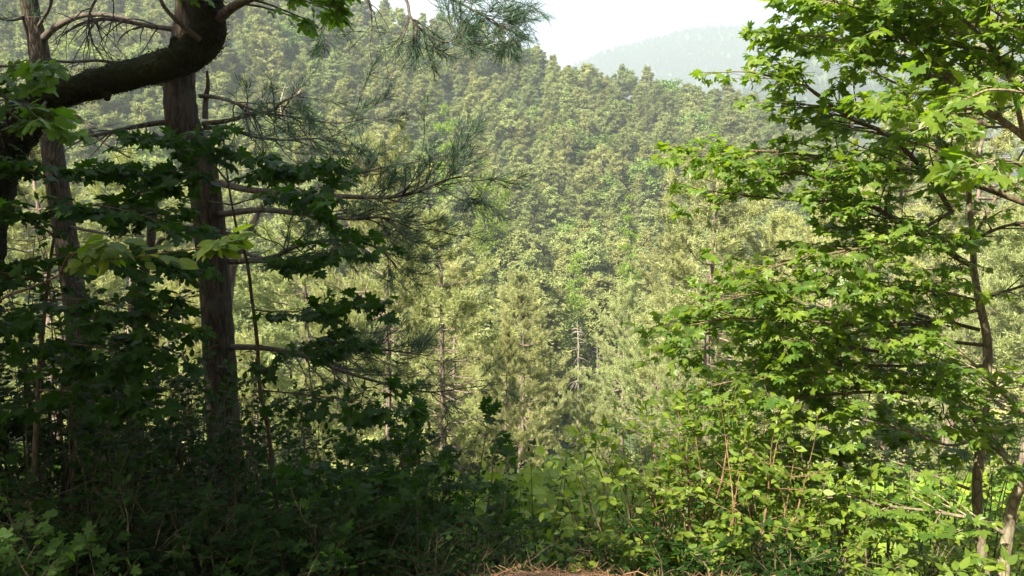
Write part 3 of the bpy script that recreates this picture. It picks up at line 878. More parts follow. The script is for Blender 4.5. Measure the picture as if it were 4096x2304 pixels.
B = dict(hang=0.3, up=0.35)
bare = dict(hang=0.2, up=0.1, tuft=False)
few = dict(hang=0.3, up=0.3)
big_pine('pine_tree', 'big dark pine trunk rising behind the mossy limb with a pale patch at the top',
    [(190, -30), (186, 30), (180, 75), (180, 100), (184, 128), (196, 150), (205, 190), (212, 250), (216, 300), (219, 350), (222, 400), (226, 470), (232, 576)],
    8.0, [11, 12.5, 14, 15, 16, 15, 15, 15.5, 15.5, 16, 16.5, 17.5, 19],
    [([(173, 122, 8), (150, 124, 7.9), (119, 130, 7.6), (90, 136, 7.3), (60, 137, 7.1), (40, 134, 7)], [.03, .026, .02, .016, .01, .006], 16, 0.5, dict(hang=.3, up=.1, tuft=False)),
     ([(203, 124, 8), (230, 120, 7.9), (252, 114, 7.7), (270, 111, 7.5), (284, 101, 7.4), (305, 92, 7.3)], [.028, .022, .018, .014, .01, .005], 16, 0.5, few),
     ([(203, 128, 8), (230, 128, 8.1), (254, 137, 8.2), (290, 140, 8.3), (320, 139, 8.4), (360, 148, 8.5)], [.022, .018, .014, .012, .008, .005], 16, 0.5, few),
     ([(200, 96, 8), (220, 98, 7.8), (258, 111, 7.6), (300, 118, 7.4), (338, 123, 7.2), (368, 118, 7.1)], [.022, .018, .014, .010, .007, .004], 18, 0.5, few),
     ([(178, 30, 8), (150, 26, 8.1), (107, 19, 8.2), (80, 24, 8.2), (62, 36, 8.2)], [.028, .022, .018, .012, .006], 18, 0.45, dict(hang=.5, up=.0, tuft=False)),
     ([(176, 84, 8), (150, 82, 8.2), (110, 62, 8.4), (70, 62, 8.4), (48, 60, 8.4)], [.02, .018, .016, .014, .01], 10, 0.4, bare),
     ([(205, 119, 8.0), (206, 100, 8.0), (208, 85, 7.95), (207, 71, 7.9)], [.03, .026, .02, .012], 0, 0.1, dict(tuft=False)),
     ([(205, 180, 8), (250, 190, 7.6), (285, 192, 7.3), (318, 195, 7.1), (358, 197, 6.9), (390, 197, 6.8), (417, 192, 6.7), (445, 180, 6.65), (470, 176, 6.6)], [.036, .032, .028, .024, .02, .015, .011, .007, .004], 28, 0.5, dict(hang=.15, up=.5, f0=.4)),
     ([(320, 195, 7.1), (345, 178, 7.3), (380, 168, 7.4), (425, 160, 7.4), (460, 150, 7.4)], [.018, .013, .01, .007, .003], 17, 0.42, dict(hang=.1, up=.5, f0=.15)),
     ([(215, 215, 8), (260, 210, 7.5), (310, 215, 7.2), (352, 219, 7.0), (385, 218, 6.9), (420, 232, 6.9)], [.035, .028, .02, .015, .01, .005], 26, 0.5, B),
     ([(230, 262, 8), (270, 258, 7.7), (300, 245, 7.5), (345, 240, 7.3), (380, 250, 7.2), (402, 275, 7.1)], [.03, .026, .02, .014, .009, .004], 26, 0.5, B),
     ([(222, 347, 8), (262, 348, 7.8), (300, 355, 7.7), (345, 372, 7.6), (390, 385, 7.6), (430, 392, 7.6), (465, 388, 7.6), (500, 384, 7.7)], [.036, .028, .022, .017, .012, .008, .005, .003], 30, 0.5, dict(hang=.2, up=.35, f0=.15)),
     ([(300, 355, 7.8), (340, 352, 8.0), (380, 350, 8.2), (430, 356, 8.4)], [.02, .016, .01, .005], 40, 0.5, dict(hang=.1, up=.4, f0=.1)),
     ([(190, -14, 8), (260, -26, 7.5), (340, -24, 7.1), (400, -6, 7.0), (411, 18, 6.9), (427, 34, 6.9), (448, 42, 6.9), (462, 30, 6.9)], [.04, .03, .022, .014, .012, .01, .007, .004], 22, 0.38, dict(hang=.35, up=.3, f0=.55)),
     ([(340, -24, 7.1), (420, -14, 7.1), (458, 2, 7.1), (480, 14, 7.1), (496, 22, 7.1), (512, 36, 7.1)], [.02, .014, .011, .008, .006, .003], 24, 0.36, dict(hang=.2, up=.3, f0=.35)),
     ([(420, -14, 7.1), (460, -10, 7.3), (495, -2, 7.4), (522, 3, 7.4)], [.014, .01, .007, .004], 16, 0.33, dict(hang=.15, up=.3, f0=.2)),
     ([(300, -26, 7.2), (325, -5, 7.0), (330, 15, 7.0), (318, 32, 7.0)], [.014, .009, .006, .003], 8, 0.4, few),
     ([(345, -20, 7.2), (366, -4, 7.1), (372, 22, 7.1), (370, 44, 7.1)], [.012, .009, .005, .003], 8, 0.4, dict(hang=.4, up=.0, tuft=False)),
     ([(186, -10, 8), (150, -20, 7.6), (110, -14, 7.4), (90, 12, 7.3), (92, 40, 7.3), (104, 60, 7.3)], [.03, .02, .014, .01, .008, .005], 16, 0.45, dict(hang=.5, up=0, tuft=False)),
    ], needle_n=20)

big_pine('pine_tree', 'straight reddish pine trunk dappled with sun at the far left',
    [(26, -20), (32, 20), (38, 45), (44, 90), (50, 130), (55, 170), (62, 215), (70, 265), (76, 310), (82, 380), (90, 480)],
    13.0, [8, 8.5, 9, 9.5, 10, 10.5, 11, 11, 11.5, 12, 13],
    [([(42, 40, 13), (58, 26, 12.6), (85, 15, 12.3), (120, 17, 12.2), (150, 27, 12.2), (177, 30, 12)], [.06, .05, .035, .03, .02, .012], 14, 0.8, dict(hang=.4, up=0, tuft=False)),
     ([(52, 168, 13), (64, 178, 12.6), (88, 174, 12.4), (118, 180, 12.2), (140, 194, 12)], [.04, .032, .03, .022, .012], 12, 0.7, bare),
     ([(48, 120, 13), (75, 115, 12.8), (100, 140, 12.5), (130, 158, 12.4)], [.03, .026, .02, .01], 12, 0.7, bare),
     ([(30, 14, 13), (10, 20, 12.7), (-20, 12, 12.5)], [.03, .025, .02], 6, 0.8, few),
     ([(36, 30, 13), (50, 6, 12.7), (52, -20, 12.5)], [.03, .025, .02], 8, 0.8, dict(hang=.4, up=0)),
     ([(64, 225, 13), (95, 232, 12.7), (130, 236, 12.5)], [.03, .02, .01], 8, 0.7, bare),
    ], needle_n=14, needle_l=0.16)

# two thinner crooked trees behind the big pine
tr = Plant('small', 0.05)
tr.limb(PP([(176, 168, 14), (164, 180, 14), (157, 190, 14), (153, 205, 14), (151, 240, 14), (146, 262, 14), (141, 300, 14), (138, 345, 14), (136, 420, 14)]) , px([2, 3, 4.5, 4.5, 4.5, 5, 5.5, 6, 6.5], 14), twigs=0, tl=.3, part='trunk', sides=9)
tr.limb(PP([(146, 262, 14), (156, 248, 14), (164, 238, 13.8), (190, 234, 13.6)]), px([4, 3, 2.4, 1.4], 14), twigs=6, tl=.5, keep=.3)
tr.limb(PP([(153, 196, 14), (142, 190, 14), (128, 183, 13.8), (112, 178, 13.6)]), px([3, 2.4, 1.8, 1], 14), twigs=6, tl=.5, keep=.3)
b = to_ground(P(136, 420, 14))
tr.trunk.tube(np.array([P(136, 419, 14), b]), px([6.5, 7.5], 14), 9, 0.03)
tr.build('young_tree', 'thin crooked grey tree with a forked stem between the two pine trunks', 'tree', b, M['bark_pine'], M['twig_grey'], M['shrub'])
tr = Plant('small', 0.05)
tr.limb(PP([(262, 205, 11), (254, 222, 11), (246, 234, 11), (238, 250, 11), (231, 275, 11), (227, 320, 11), (226, 400, 11)]), px([2, 3.2, 4, 4.6, 5, 5, 5.5], 11), twigs=3, tl=.4, part='trunk', sides=9, keep=.5)
tr.limb(PP([(238, 250, 11), (262, 258, 10.8), (300, 262, 10.6), (335, 250, 10.4)]), px([2.2, 1.8, 1.5, .8], 11), twigs=14, tl=.6, keep=.5)
b = to_ground(P(226, 400, 11)); tr.trunk.tube(np.array([P(226, 399, 11), b]), px([5.5, 6], 11), 9, 0.03)
tr.build('young_tree', 'slim pale stem leaning out from behind the right side of the big trunk', 'tree', b, M['bark_pine_far'], M['twig_grey'], M['shrub'])

# ------------------------------------------------------------------ the mossy maple at the left with its unseen crown placed to shade the foreground
mt = Plant('field', 0.075, 0.3, 0.45)
Ym = 4.5
lp = PP([(214, -40), (207, 0), (211, 24), (200, 46), (176, 62), (139, 72), (99, 83), (66, 93), (46, 100), (22, 122), (4, 150), (-14, 190), (-30, 260)], Ym)
lr = px([13, 14, 14.5, 16.8, 14.6, 13.2, 13.8, 12.8, 16, 19.5, 21, 24, 28], Ym)
p, r = smooth(lp, lr, 12)
r = r * (1 + .07 * vnoise(np.arange(len(r)) * .23, np.zeros(len(r)), 41)) 
limb = MB(); limb.tube(p, r, 26, 0.07)
for (j_, a_, l_) in ((48, 1.2, .10), (70, -1.0, .07), (96, 2.2, .09), (30, 4.0, .08)):      # knots and broken stubs
    o_ = np.array([.3 * math.cos(a_), -.3, math.sin(a_)]); o_ /= np.linalg.norm(o_)
    limb.tube(np.array([p[j_], p[j_] + o_ * r[j_] * 1.02, p[j_] + o_ * (r[j_] + l_ * .5)]), [.035, .026, .018], 9, .12)
base = to_ground(np.array([-3.2, 4.4, 0]))
p2, r2 = smooth([p[-1] + [0, 0, 0.1], p[-1] + [-0.12, 0, -0.8], base + [0, 0, 0.6], base], [r[-1], .17, .2, .28], 8)
mt.trunk.tube(p2, r2, 22, 0.06)
# main stem going up out of view and the crown
st = [p[-1] + [0, 0, -.2], np.array([-3.4, 3.9, 1.6]), np.array([-4.2, 2.8, 4.0]), np.array([-6.6, 1.2, 6.5]), np.array([-9.0, -.6, 9.5])]
q, rq = smooth(st, [.2, .18, .15, .11, .05], 8); mt.trunk.tube(q, rq, 14, 0.05)
up = [p[0], p[0] + [0.05, -.2, 1.2], p[0] + [-.4, -.6, 3.0], p[0] + [-1.0, -1.0, 5.0]]
q2, rq2 = smooth(up, [r[0], .07, .05, .02], 8); mt.br.tube(q2, rq2, 10, 0.05)
# small fork with leaves hanging into view at the top
mt.limb(PP([(218, 22, 4.5), (224, 14, 4.4), (240, 3, 4.3), (262, -4, 4.2), (290, -2, 4.1), (318, -6, 4.1)]), px([5, 5, 4, 3, 2, 1], 4.4), twigs=11, tl=.32, f0=.35, keep=.8)
mt.limb(PP([(200, 40, 4.4), (170, 14, 4.3), (160, -4, 4.3), (168, -14, 4.2)]), px([3, 2, 1.5, 1], 4.4), twigs=5, tl=.25, f0=.5, keep=.7)
# twigs with leaves in front of the limb on the left
for (a, n_, t_l) in [([(22, 122, 4.45), (8, 110, 3.7), (8, 84, 3.4), (14, 66, 3.3), (26, 60, 3.2)], 6, .26), ([(10, 138, 4.45), (-6, 92, 3.5), (6, 98, 3.3), (24, 106, 3.2), (36, 116, 3.1)], 6, .22),
                    ([(4, 150, 4.45), (-16, 80, 3.6), (10, 66, 3.3), (30, 72, 3.2)], 5, .25), ([(46, 102, 4.45), (40, 112, 3.7), (52, 122, 3.3), (66, 128, 3.2)], 3, .16)]:
    mt.limb(PP(a), np.linspace(.009, .002, len(a)), twigs=n_, tl=t_l, keep=.85)
# unseen crown, set where its shadow darkens the left foreground
nc = 0
while nc < 150:
    c = rng.normal(0, 1, 3); c /= np.linalg.norm(c); c *= rng.uniform(0.35, 1) ** 0.5
    c = np.array([-10.0, -1.2, 8.8]) + c * np.array([3.6, 5.4, 3.2])
    if c[2] < 5.2: continue
    nc += 1
    k = 230
    o_ = rng.normal(0, 1, (k, 3)) * [0.8, 0.8, 0.28]
    for j in range(k):
        dd = rng.normal(0, 1, 3); dd[2] = -abs(dd[2]) * .4
        mt.lp.append(c + o_[j]); mt.ld.append(dd); mt.ln.append(np.array([0, 0, 1.0]) + rng.normal(0, .4, 3)); mt.ls.append(0.16 * rng.uniform(.7, 1.2))
    if nc % 3 == 0:
        a0 = q[rng.integers(len(q) // 2, len(q))]
        mt.br.tube(smooth([a0, (a0 + c) / 2 + [0, 0, -.3], c], [.05, .03, .01], 4)[0], np.linspace(.05, .01, 9), 5)
mroot = mt.build('maple_tree', 'old maple with a thick dark mossy limb curving across the upper left', 'maple tree', base, M['bark_moss'], M['twig_grey'], M['field'])
bb = np.array(base, np.float32); limb.v = [v - bb for v in limb.v]
limb.build('limb', M['bark_moss'], mroot)
# moss tufts on the upper side of the limb
ms = MB(); idx = rng.integers(10, len(p) - 2, 9000)
ang = rng.uniform(0, 2 * math.pi, 9000); pr = p[idx] + rng.normal(0, .01, (9000, 3)); tn_ = np.gradient(p, axis=0)[idx]
tn_ /= np.linalg.norm(tn_, axis=1)[:, None]
sx = np.cross(tn_, [0, 0, 1.0]); sx /= np.linalg.norm(sx, axis=1)[:, None] + 1e-6; sy = np.cross(sx, tn_)
out_ = sx * np.cos(ang)[:, None] + sy * np.sin(ang)[:, None]
tris(ms, pr + out_ * r[idx][:, None] * 0.98 + tn_ * rng.uniform(-.02, .02, (9000, 1)), out_, 3, 0.008, 0.003, .5)
M['moss'] = leaf_mat('moss', (0.018, 0.024, 0.008), (0.035, 0.042, 0.012), (1, 1.2, .5), .2, .8, .1)
ms.v = [v - bb for v in ms.v]; ms.build('moss', M['moss'], mroot, smooth_shade=False)

# ------------------------------------------------------------------ unseen trees added round the viewer to keep sky light off the foreground
bt, bc = MB(), MB()
bt.tube(smooth([[0, 0, 0], [.1, 0, 4], [-.2, .1, 8], [0, 0, 12]], [.3, .24, .17, .05], 5)[0], np.linspace(.3, .05, 16), 10, .05)
for i in range(120):
    c = rng.normal(0, 1, 3); c /= np.linalg.norm(c); c = c * rng.uniform(.3, 1) ** .5 * [4.6, 4.6, 3.6] + [0, 0, 9]
    bt.tube(np.array([[0, 0, min(10, c[2] - 1)], (c + [0, 0, c[2] - 1]) / 2 + [0, 0, -.2], c]), [.06, .04, .01], 4, cap=False)
    k = 130; o_ = rng.normal(0, 1, (k, 3)) * [.9, .9, .3]
    leaves(bc, 'small', c + o_, rng.normal(0, 1, (k, 3)), rng.normal(0, .4, (k, 3)) + [0, 0, 1], rng.uniform(.2, .34, k))
btm = bt.build('trunk', M['bark_pine'], mesh_only=True); bcm = bc.build('crown', M['field'], mesh_only=True, smooth_shade=False)
for i, (x, y, lab) in enumerate([(3.5, -4.5, 'unseen broad tree added for shade right behind the viewer'), (7, -9.5, 'unseen broad tree added for shade farther right behind the viewer'), (10, -2.5, 'unseen broad tree added for shade far to the right'),
                            (-15, -3, 'unseen broad tree added for shade beside the path far to the left'), (-13, 4.5, 'unseen broad tree added for shade down the slope far to the left')]):
    r_ = empty('broadleaf_tree', (x, y, Hs(x, y) - .2), lab, 'broadleaf tree'); r_.rotation_euler[2] = i * 1.3
    obj('trunk', btm, r_); obj('crown', bcm, r_)

# ------------------------------------------------------------------ right-hand maple
FRONT = [(-60, 790), (0, 775), (30, 760), (60, 735), (90, 705), (110, 722), (140, 672), (165, 658), (190, 668), (205, 700), (230, 735), (262, 705),
         (290, 685), (330, 662), (360, 668), (400, 690), (430, 700)]
rm = Plant('maple', 0.062, 0.22, 0.55)
Yr = 5.2
t1 = PP([(984, -60, 5.6), (983, 40, 5.5), (981, 83, 5.5), (985, 127, 5.4), (979, 151, 5.4), (969, 189, 5.4), (973, 239, 5.4), (974, 270, 5.4), (979, 300, 5.3), (987, 338, 5.3),
         (987, 373, 5.3), (983, 427, 5.3), (979, 457, 5.3), (977, 487, 5.3), (979, 527, 5.3), (985, 580, 5.3)])
rad1 = px([.9, 1.2, 1.5, 1.8, 2.1, 2.5, 2.9, 3.3, 3.8, 4.3, 4.6, 4.8, 4.8, 5, 5.2, 5.6], 5.3)
p, r = smooth(t1, rad1, 8); rm.trunk.tube(p, r, 12, 0.04)
base = to_ground(t1[-1] + [0.05, 0.1, 0]); q, rq = smooth([t1[-1], (t1[-1] + base) / 2 + [.03, 0, 0], base], [rad1[-1], .045, .06], 6); rm.trunk.tube(q, rq, 12, 0.04)
K = dict(updn=.22)
limbs = [
    ([(951, 211, 5.3), (929, 177, 5.2), (891, 137, 5.1), (853, 119, 5.0), (818, 95, 4.9), (800, 84, 4.9), (752, 72, 4.8)], [2.6, 2.6, 2.2, 2, 1.8, 1.4, .8], 34, .6),
    ([(1030, 205, 5.3), (961, 181, 5.3), (881, 167, 5.1), (822, 157, 5.0), (758, 151, 4.9), (703, 156, 4.8)], [3.2, 3, 2.4, 1.8, 1.3, .7], 44, .6),
    ([(973, 266, 5.4), (961, 260, 5.3), (929, 239, 5.2), (891, 217, 5.1), (857, 202, 5.0), (794, 200, 4.9), (722, 193, 4.8)], [3, 3, 2.8, 2.4, 2, 1.4, .8], 44, .6),
    ([(857, 202, 5.0), (822, 182, 5.0), (800, 172, 5.0), (770, 176, 5.1)], [2, 1.6, 1.3, .8], 12, .5),
    ([(962, 180, 5.4), (935, 150, 5.6), (905, 140, 5.7), (870, 128, 5.9)], [2.2, 1.8, 1.4, .8], 14, .5),
    ([(973, 239, 5.4), (1000, 190, 5.6), (1024, 150, 5.8)], [2, 1.6, 1.2], 8, .5),
    ([(953, 383, 5.3), (977, 423, 5.3)], [2.2, 3.2], 0, .1),
    ([(953, 383, 5.3), (925, 360, 5.2), (881, 352, 5.1), (816, 342, 4.9), (760, 335, 4.8)], [2.2, 2.0, 1.8, 1.5, .8], 26, .55),
    ([(985, 366, 5.3), (900, 366, 5.0), (830, 365, 4.9), (758, 371, 4.8)], [2, 1.5, 1.2, .8], 22, .5),
    ([(953, 211, 5.3), (900, 240, 5.0), (850, 250, 4.8), (790, 262, 4.7), (762, 272, 4.6)], [2, 1.7, 1.4, 1.1, .7], 26, .55),
    ([(973, 300, 5.3), (930, 290, 5.0), (870, 288, 4.8), (800, 292, 4.7), (726, 296, 4.6)], [2.2, 1.8, 1.5, 1.2, .7], 48, .6),
    ([(980, 330, 5.3), (930, 318, 5.4), (870, 312, 5.3), (790, 318, 5.2), (715, 328, 5.1), (684, 342, 5.1)], [2.2, 1.9, 1.6, 1.2, .9, .6], 48, .6),
    ([(983, 345, 5.3), (930, 340, 5.6), (870, 335, 5.8), (800, 350, 5.9), (740, 365, 5.9)], [2.2, 1.9, 1.6, 1.2, .9], 20, .6),
    ([(983, 400, 5.3), (930, 395, 5.1), (870, 392, 4.9), (800, 398, 4.8), (730, 405, 4.8)], [2.2, 1.9, 1.6, 1.2, .9], 22, .6),
    ([(973, 239, 5.4), (1010, 225, 5.2), (1040, 228, 5.1)], [2, 1.6, 1.2], 9, .5),
    ([(979, 300, 5.3), (1010, 290, 5.1), (1040, 280, 5.0)], [2, 1.6, 1.2], 9, .5),
    ([(983, 127, 5.4), (950, 100, 5.6), (900, 85, 5.7), (850, 60, 5.8), (800, 45, 5.8)], [2, 1.6, 1.3, 1, .7], 24, .6),
]
limbs += [([(979, 310, 5.3), (900, 325, 4.9), (820, 322, 4.7), (740, 318, 4.6), (690, 325, 4.6)], [2, 1.6, 1.2, .9, .5], 34, .55),
          ([(983, 390, 5.3), (900, 380, 5.0), (820, 372, 4.8), (740, 380, 4.7), (690, 392, 4.7)], [2, 1.6, 1.2, .9, .5], 26, .5)]
for (pl, rr, nt_, tl) in limbs:
    rm.limb(PP(pl), px(rr, 5.1), twigs=nt_, tl=tl * .84, spacing=.088, keep=.85, **K)
rmr = rm.build('maple_tree', 'spreading maple on the right with an upright tan trunk and sprays of star-shaped leaves', 'maple tree', base, M['bark_maple'], M['twig'], M['maple'])

rm2 = Plant('maple', 0.064, 0.22, 0.55)
limbs = [
    ([(1075, 180, 4.5), (1024, 137, 4.5), (993, 113, 4.5), (961, 85, 4.5), (911, 46, 4.5), (881, 22, 4.5), (855, 8, 4.5), (830, 0, 4.5), (812, -4, 4.5)], [4, 3.2, 2.9, 2.4, 1.9, 1.5, 1.2, .9, .6], 44, .6),
    ([(961, 85, 4.5), (920, 72, 4.6), (880, 62, 4.7), (850, 42, 4.7), (815, 36, 4.7), (800, 36, 4.7)], [2, 1.6, 1.3, 1, .8, .5], 28, .5),
    ([(1024, 137, 4.5), (1010, 80, 4.3), (985, 40, 4.2), (950, 10, 4.1), (900, -20, 4.1)], [2.6, 2.2, 1.8, 1.4, .8], 34, .6),
    ([(993, 113, 4.5), (960, 108, 4.2), (930, 112, 4.0), (890, 105, 3.9)], [1.8, 1.4, 1, .6], 14, .5),
    ([(1060, 60, 4.4), (1010, 20, 4.3), (960, -10, 4.3), (900, -40, 4.3)], [3, 2.4, 1.6, .8], 24, .6),
    ([(911, 46, 4.5), (880, 20, 4.9), (850, 0, 5.2), (810, -20, 5.4)], [1.6, 1.2, .9, .6], 18, .6),
    ([(1060, 100, 5.5), (1000, 60, 5.6), (940, 40, 5.8), (890, 25, 5.9)], [2, 1.6, 1.2, .6], 22, .6),
    ([(1040, 180, 3.4), (1020, 165, 3.3), (1000, 160, 3.2), (985, 163, 3.1)], [1.5, 1.2, 1, .7], 5, .3),
    ([(1050, 100, 3.4), (1020, 92, 3.3), (990, 90, 3.2), (975, 95, 3.2)], [1.5, 1.2, 1, .7], 5, .3),
]
for (pl, rr, nt_, tl) in limbs:
    rm2.limb(PP(pl), px(rr, 4.5), twigs=nt_, tl=tl * .8, spacing=.095, keep=.9, **K)
for (a_, b_) in [((2.9, 4.4, 2.4), (1.4, 3.0, 3.3)), ((3.0, 4.4, 2.6), (.6, 3.3, 3.5)), ((3.0, 4.6, 2.8), (2.2, 2.6, 3.6)), ((3.2, 4.4, 2.9), (1.0, 2.2, 4.2)), ((3.0, 4.4, 2.9), (.2, 2.6, 4.4)), ((3.3, 4.4, 3.2), (2.6, 1.8, 4.3)), ((3.1, 4.4, 3.2), (1.6, 3.6, 4.6))]:  # unseen limbs added overhead to shade the upper right leaves
    a_ = np.array(a_); b_ = np.array(b_)
    rm2.limb([np.array([3.98, 4.72, min(2.85, a_[2])]), a_, (a_ + b_) / 2 + [0, 0, .25], b_], [.03, .025, .015, .006], twigs=26, tl=.6, spacing=.1, keep=.9, **K)
a = P(1075, 180, 4.5); b1 = to_ground(a + [0.5, 0.3, 0])
q, rq = smooth([a + [.9, .2, 3.0], a + [.35, .1, 1.0], a, a + [.25, .2, -1], b1], [.03, .04, .05, .06, .08], 6); rm2.trunk.tube(q, rq, 12, 0.03)
rm2.build('maple_tree', 'maple whose long diagonal limb comes down from the upper right, leaves dark against the sky', 'maple tree', b1, M['bark_maple'], M['bark_maple'], M['maple'])

t2 = Plant('maple', 0.07, 0.22, 0.45)
p, r = smooth(PP([(1052, 380, 4.6), (1040, 430, 4.6), (1024, 477, 4.6), (1012, 507, 4.6), (1008, 533, 4.6), (1004, 560, 4.6), (1003, 600, 4.6)]), px([4, 4.6, 5.2, 5.6, 6, 6.2, 6.6], 4.6), 8)
t2.trunk.tube(p, r, 12, 0.05); base = to_ground(p[-1]); t2.trunk.tube(np.array([p[-1], base]), [r[-1], .05], 12)
for (pl, rr, nt_, tl) in [([(1003, 533, 4.6), (981, 521, 4.6), (941, 513, 4.6), (881, 505, 4.6), (853, 497, 4.6), (800, 500, 4.5)], [2.4, 2.2, 2, 1.6, 1.2, .7], 18, .4),
                          ([(1024, 477, 4.6), (1002, 455, 4.6), (985, 420, 4.6), (960, 400, 4.5)], [2, 1.6, 1.2, .8], 10, .35),
                          ([(1040, 430, 4.6), (1024, 415, 4.5), (1005, 395, 4.4), (985, 375, 4.3), (960, 350, 4.2)], [2.4, 2.2, 2, 1.6, 1], 14, .4),
                          ([(969, 489, 5), (937, 477, 5), (891, 461, 5), (867, 458, 5), (830, 450, 5)], [2, 1.7, 1.3, 1, .6], 16, .4),
                          ([(976, 440, 5.2), (947, 445, 5.1), (907, 431, 5), (851, 418, 4.9), (800, 420, 4.8)], [1.8, 1.6, 1.3, 1, .6], 16, .4)]:
    t2.limb(PP(pl), px(rr, 4.6), twigs=nt_, tl=tl, keep=.85, spacing=.085, **K)
t2.build('maple_tree', 'young maple with a leaning tan trunk at the bottom right corner', 'maple tree', base, M['bark_maple'], M['bark_maple'], M['maple'])

# ------------------------------------------------------------------ shaded young maples on the left
def sapling(label, stem, rad, limbs, size=0.072, mleaf='maple_shaded', leaf='maple', mbr='twig', name='maple_sapling', spacing=.085, keep=.92, flat=.6, cat='sapling', group=None, level=1):
    s = Plant(leaf, size, 0.25, flat)
    w = PP(stem); p, r = smooth(w, rad, 7); s.trunk.tube(p, r, 8, 0.04)
    base = to_ground(w[-1])
    if base[2] < w[-1][2] - .05: s.trunk.tube(np.array([w[-1], (w[-1] + base) / 2 + rng.normal(0, .02, 3), base]), [rad[-1], rad[-1] * 1.1, rad[-1] * 1.3], 8, cap=False)
    for (pl, nt_, tl) in limbs:
        k = len(pl); s.limb(PP(pl), np.linspace(rad[0] * .7 + .003, .002, k), twigs=nt_, tl=tl, spacing=spacing, keep=keep, updn=.1, level=level)
    return s.build(name, label, cat, base, M[mbr], M[mbr], M[mleaf], group)


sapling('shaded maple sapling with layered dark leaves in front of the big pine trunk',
    [(222, 130, 5.0), (228, 180, 5.0), (236, 225, 5.0), (247, 262, 5.0), (252, 300, 5.0), (257, 340, 5.0), (260, 387, 5.0), (268, 430, 5.0), (276, 500, 5.0), (280, 570, 5.0)],
    [.004, .006, .008, .01, .011, .012, .013, .014, .016, .018],
    [([(228, 182, 5), (260, 172, 4.8), (290, 168, 4.7), (310, 178, 4.6)], 16, .42), ([(228, 182, 5), (200, 150, 4.8), (175, 140, 4.7), (158, 138, 4.6)], 12, .36),
     ([(232, 205, 5), (270, 195, 5.2), (300, 200, 5.3), (318, 210, 5.3)], 14, .4), ([(232, 205, 5), (180, 195, 4.7), (140, 175, 4.6), (115, 172, 4.5)], 12, .35),
     ([(247, 262, 5), (290, 262, 4.9), (330, 250, 4.8), (362, 247, 4.8)], 14, .35), ([(240, 236, 5), (200, 225, 4.7), (165, 215, 4.6), (130, 212, 4.5)], 14, .4),
     ([(253, 310, 5), (290, 312, 4.9), (330, 306, 4.8), (360, 308, 4.7)], 14, .35), ([(257, 345, 5), (300, 352, 4.8), (330, 345, 4.8)], 12, .35),
     ([(222, 132, 5), (205, 160, 4.7), (190, 168, 4.6)], 8, .3), ([(260, 390, 5), (310, 395, 4.8), (350, 400, 4.8), (385, 402, 4.8)], 14, .35)])
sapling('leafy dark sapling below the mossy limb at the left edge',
    [(60, 205, 4.2), (52, 250, 4.2), (46, 300, 4.2), (40, 360, 4.2), (36, 430, 4.2), (30, 560, 4.2)], [.005, .008, .01, .012, .014, .016],
    [([(58, 212, 4.2), (90, 205, 4.1), (130, 212, 4.0), (160, 222, 4.0)], 14, .34), ([(54, 235, 4.2), (30, 222, 4.1), (0, 218, 4.0)], 12, .34),
     ([(52, 255, 4.2), (90, 250, 4.0), (130, 255, 3.9), (170, 262, 3.9)], 16, .34), ([(48, 285, 4.2), (20, 275, 4.0), (-10, 272, 4.0)], 12, .34),
     ([(46, 300, 4.2), (90, 300, 4.0), (130, 310, 3.9), (160, 318, 3.9)], 18, .36), ([(44, 330, 4.2), (10, 325, 4.0), (-20, 330, 4.0)], 14, .36),
     ([(42, 345, 4.2), (80, 345, 4.0), (120, 352, 3.9), (150, 360, 3.9)], 18, .36), ([(38, 390, 4.2), (80, 392, 4.0), (130, 400, 3.9)], 16, .36),
     ([(60, 205, 4.2), (50, 180, 4.1), (30, 172, 4.0), (8, 168, 4)], 10, .3)], leaf='field', mleaf='maple_shaded', size=.075)
sapling('bright twig of toothed leaves reaching across the big trunk from the left',
    [(90, 262, 3.4), (60, 275, 3.4), (30, 288, 3.4), (0, 300, 3.5), (-30, 330, 3.5)], [.003, .004, .005, .007, .01],
    [([(92, 260, 3.4), (130, 258, 3.3), (170, 252, 3.25), (205, 248, 3.2), (216, 244, 3.2)], 6, .14), ([(60, 274, 3.4), (70, 255, 3.3), (100, 245, 3.3)], 5, .18)],
    leaf='ovate', mleaf='shrub', size=.085, name='branch_shrub', mbr='twig', cat='shrub')

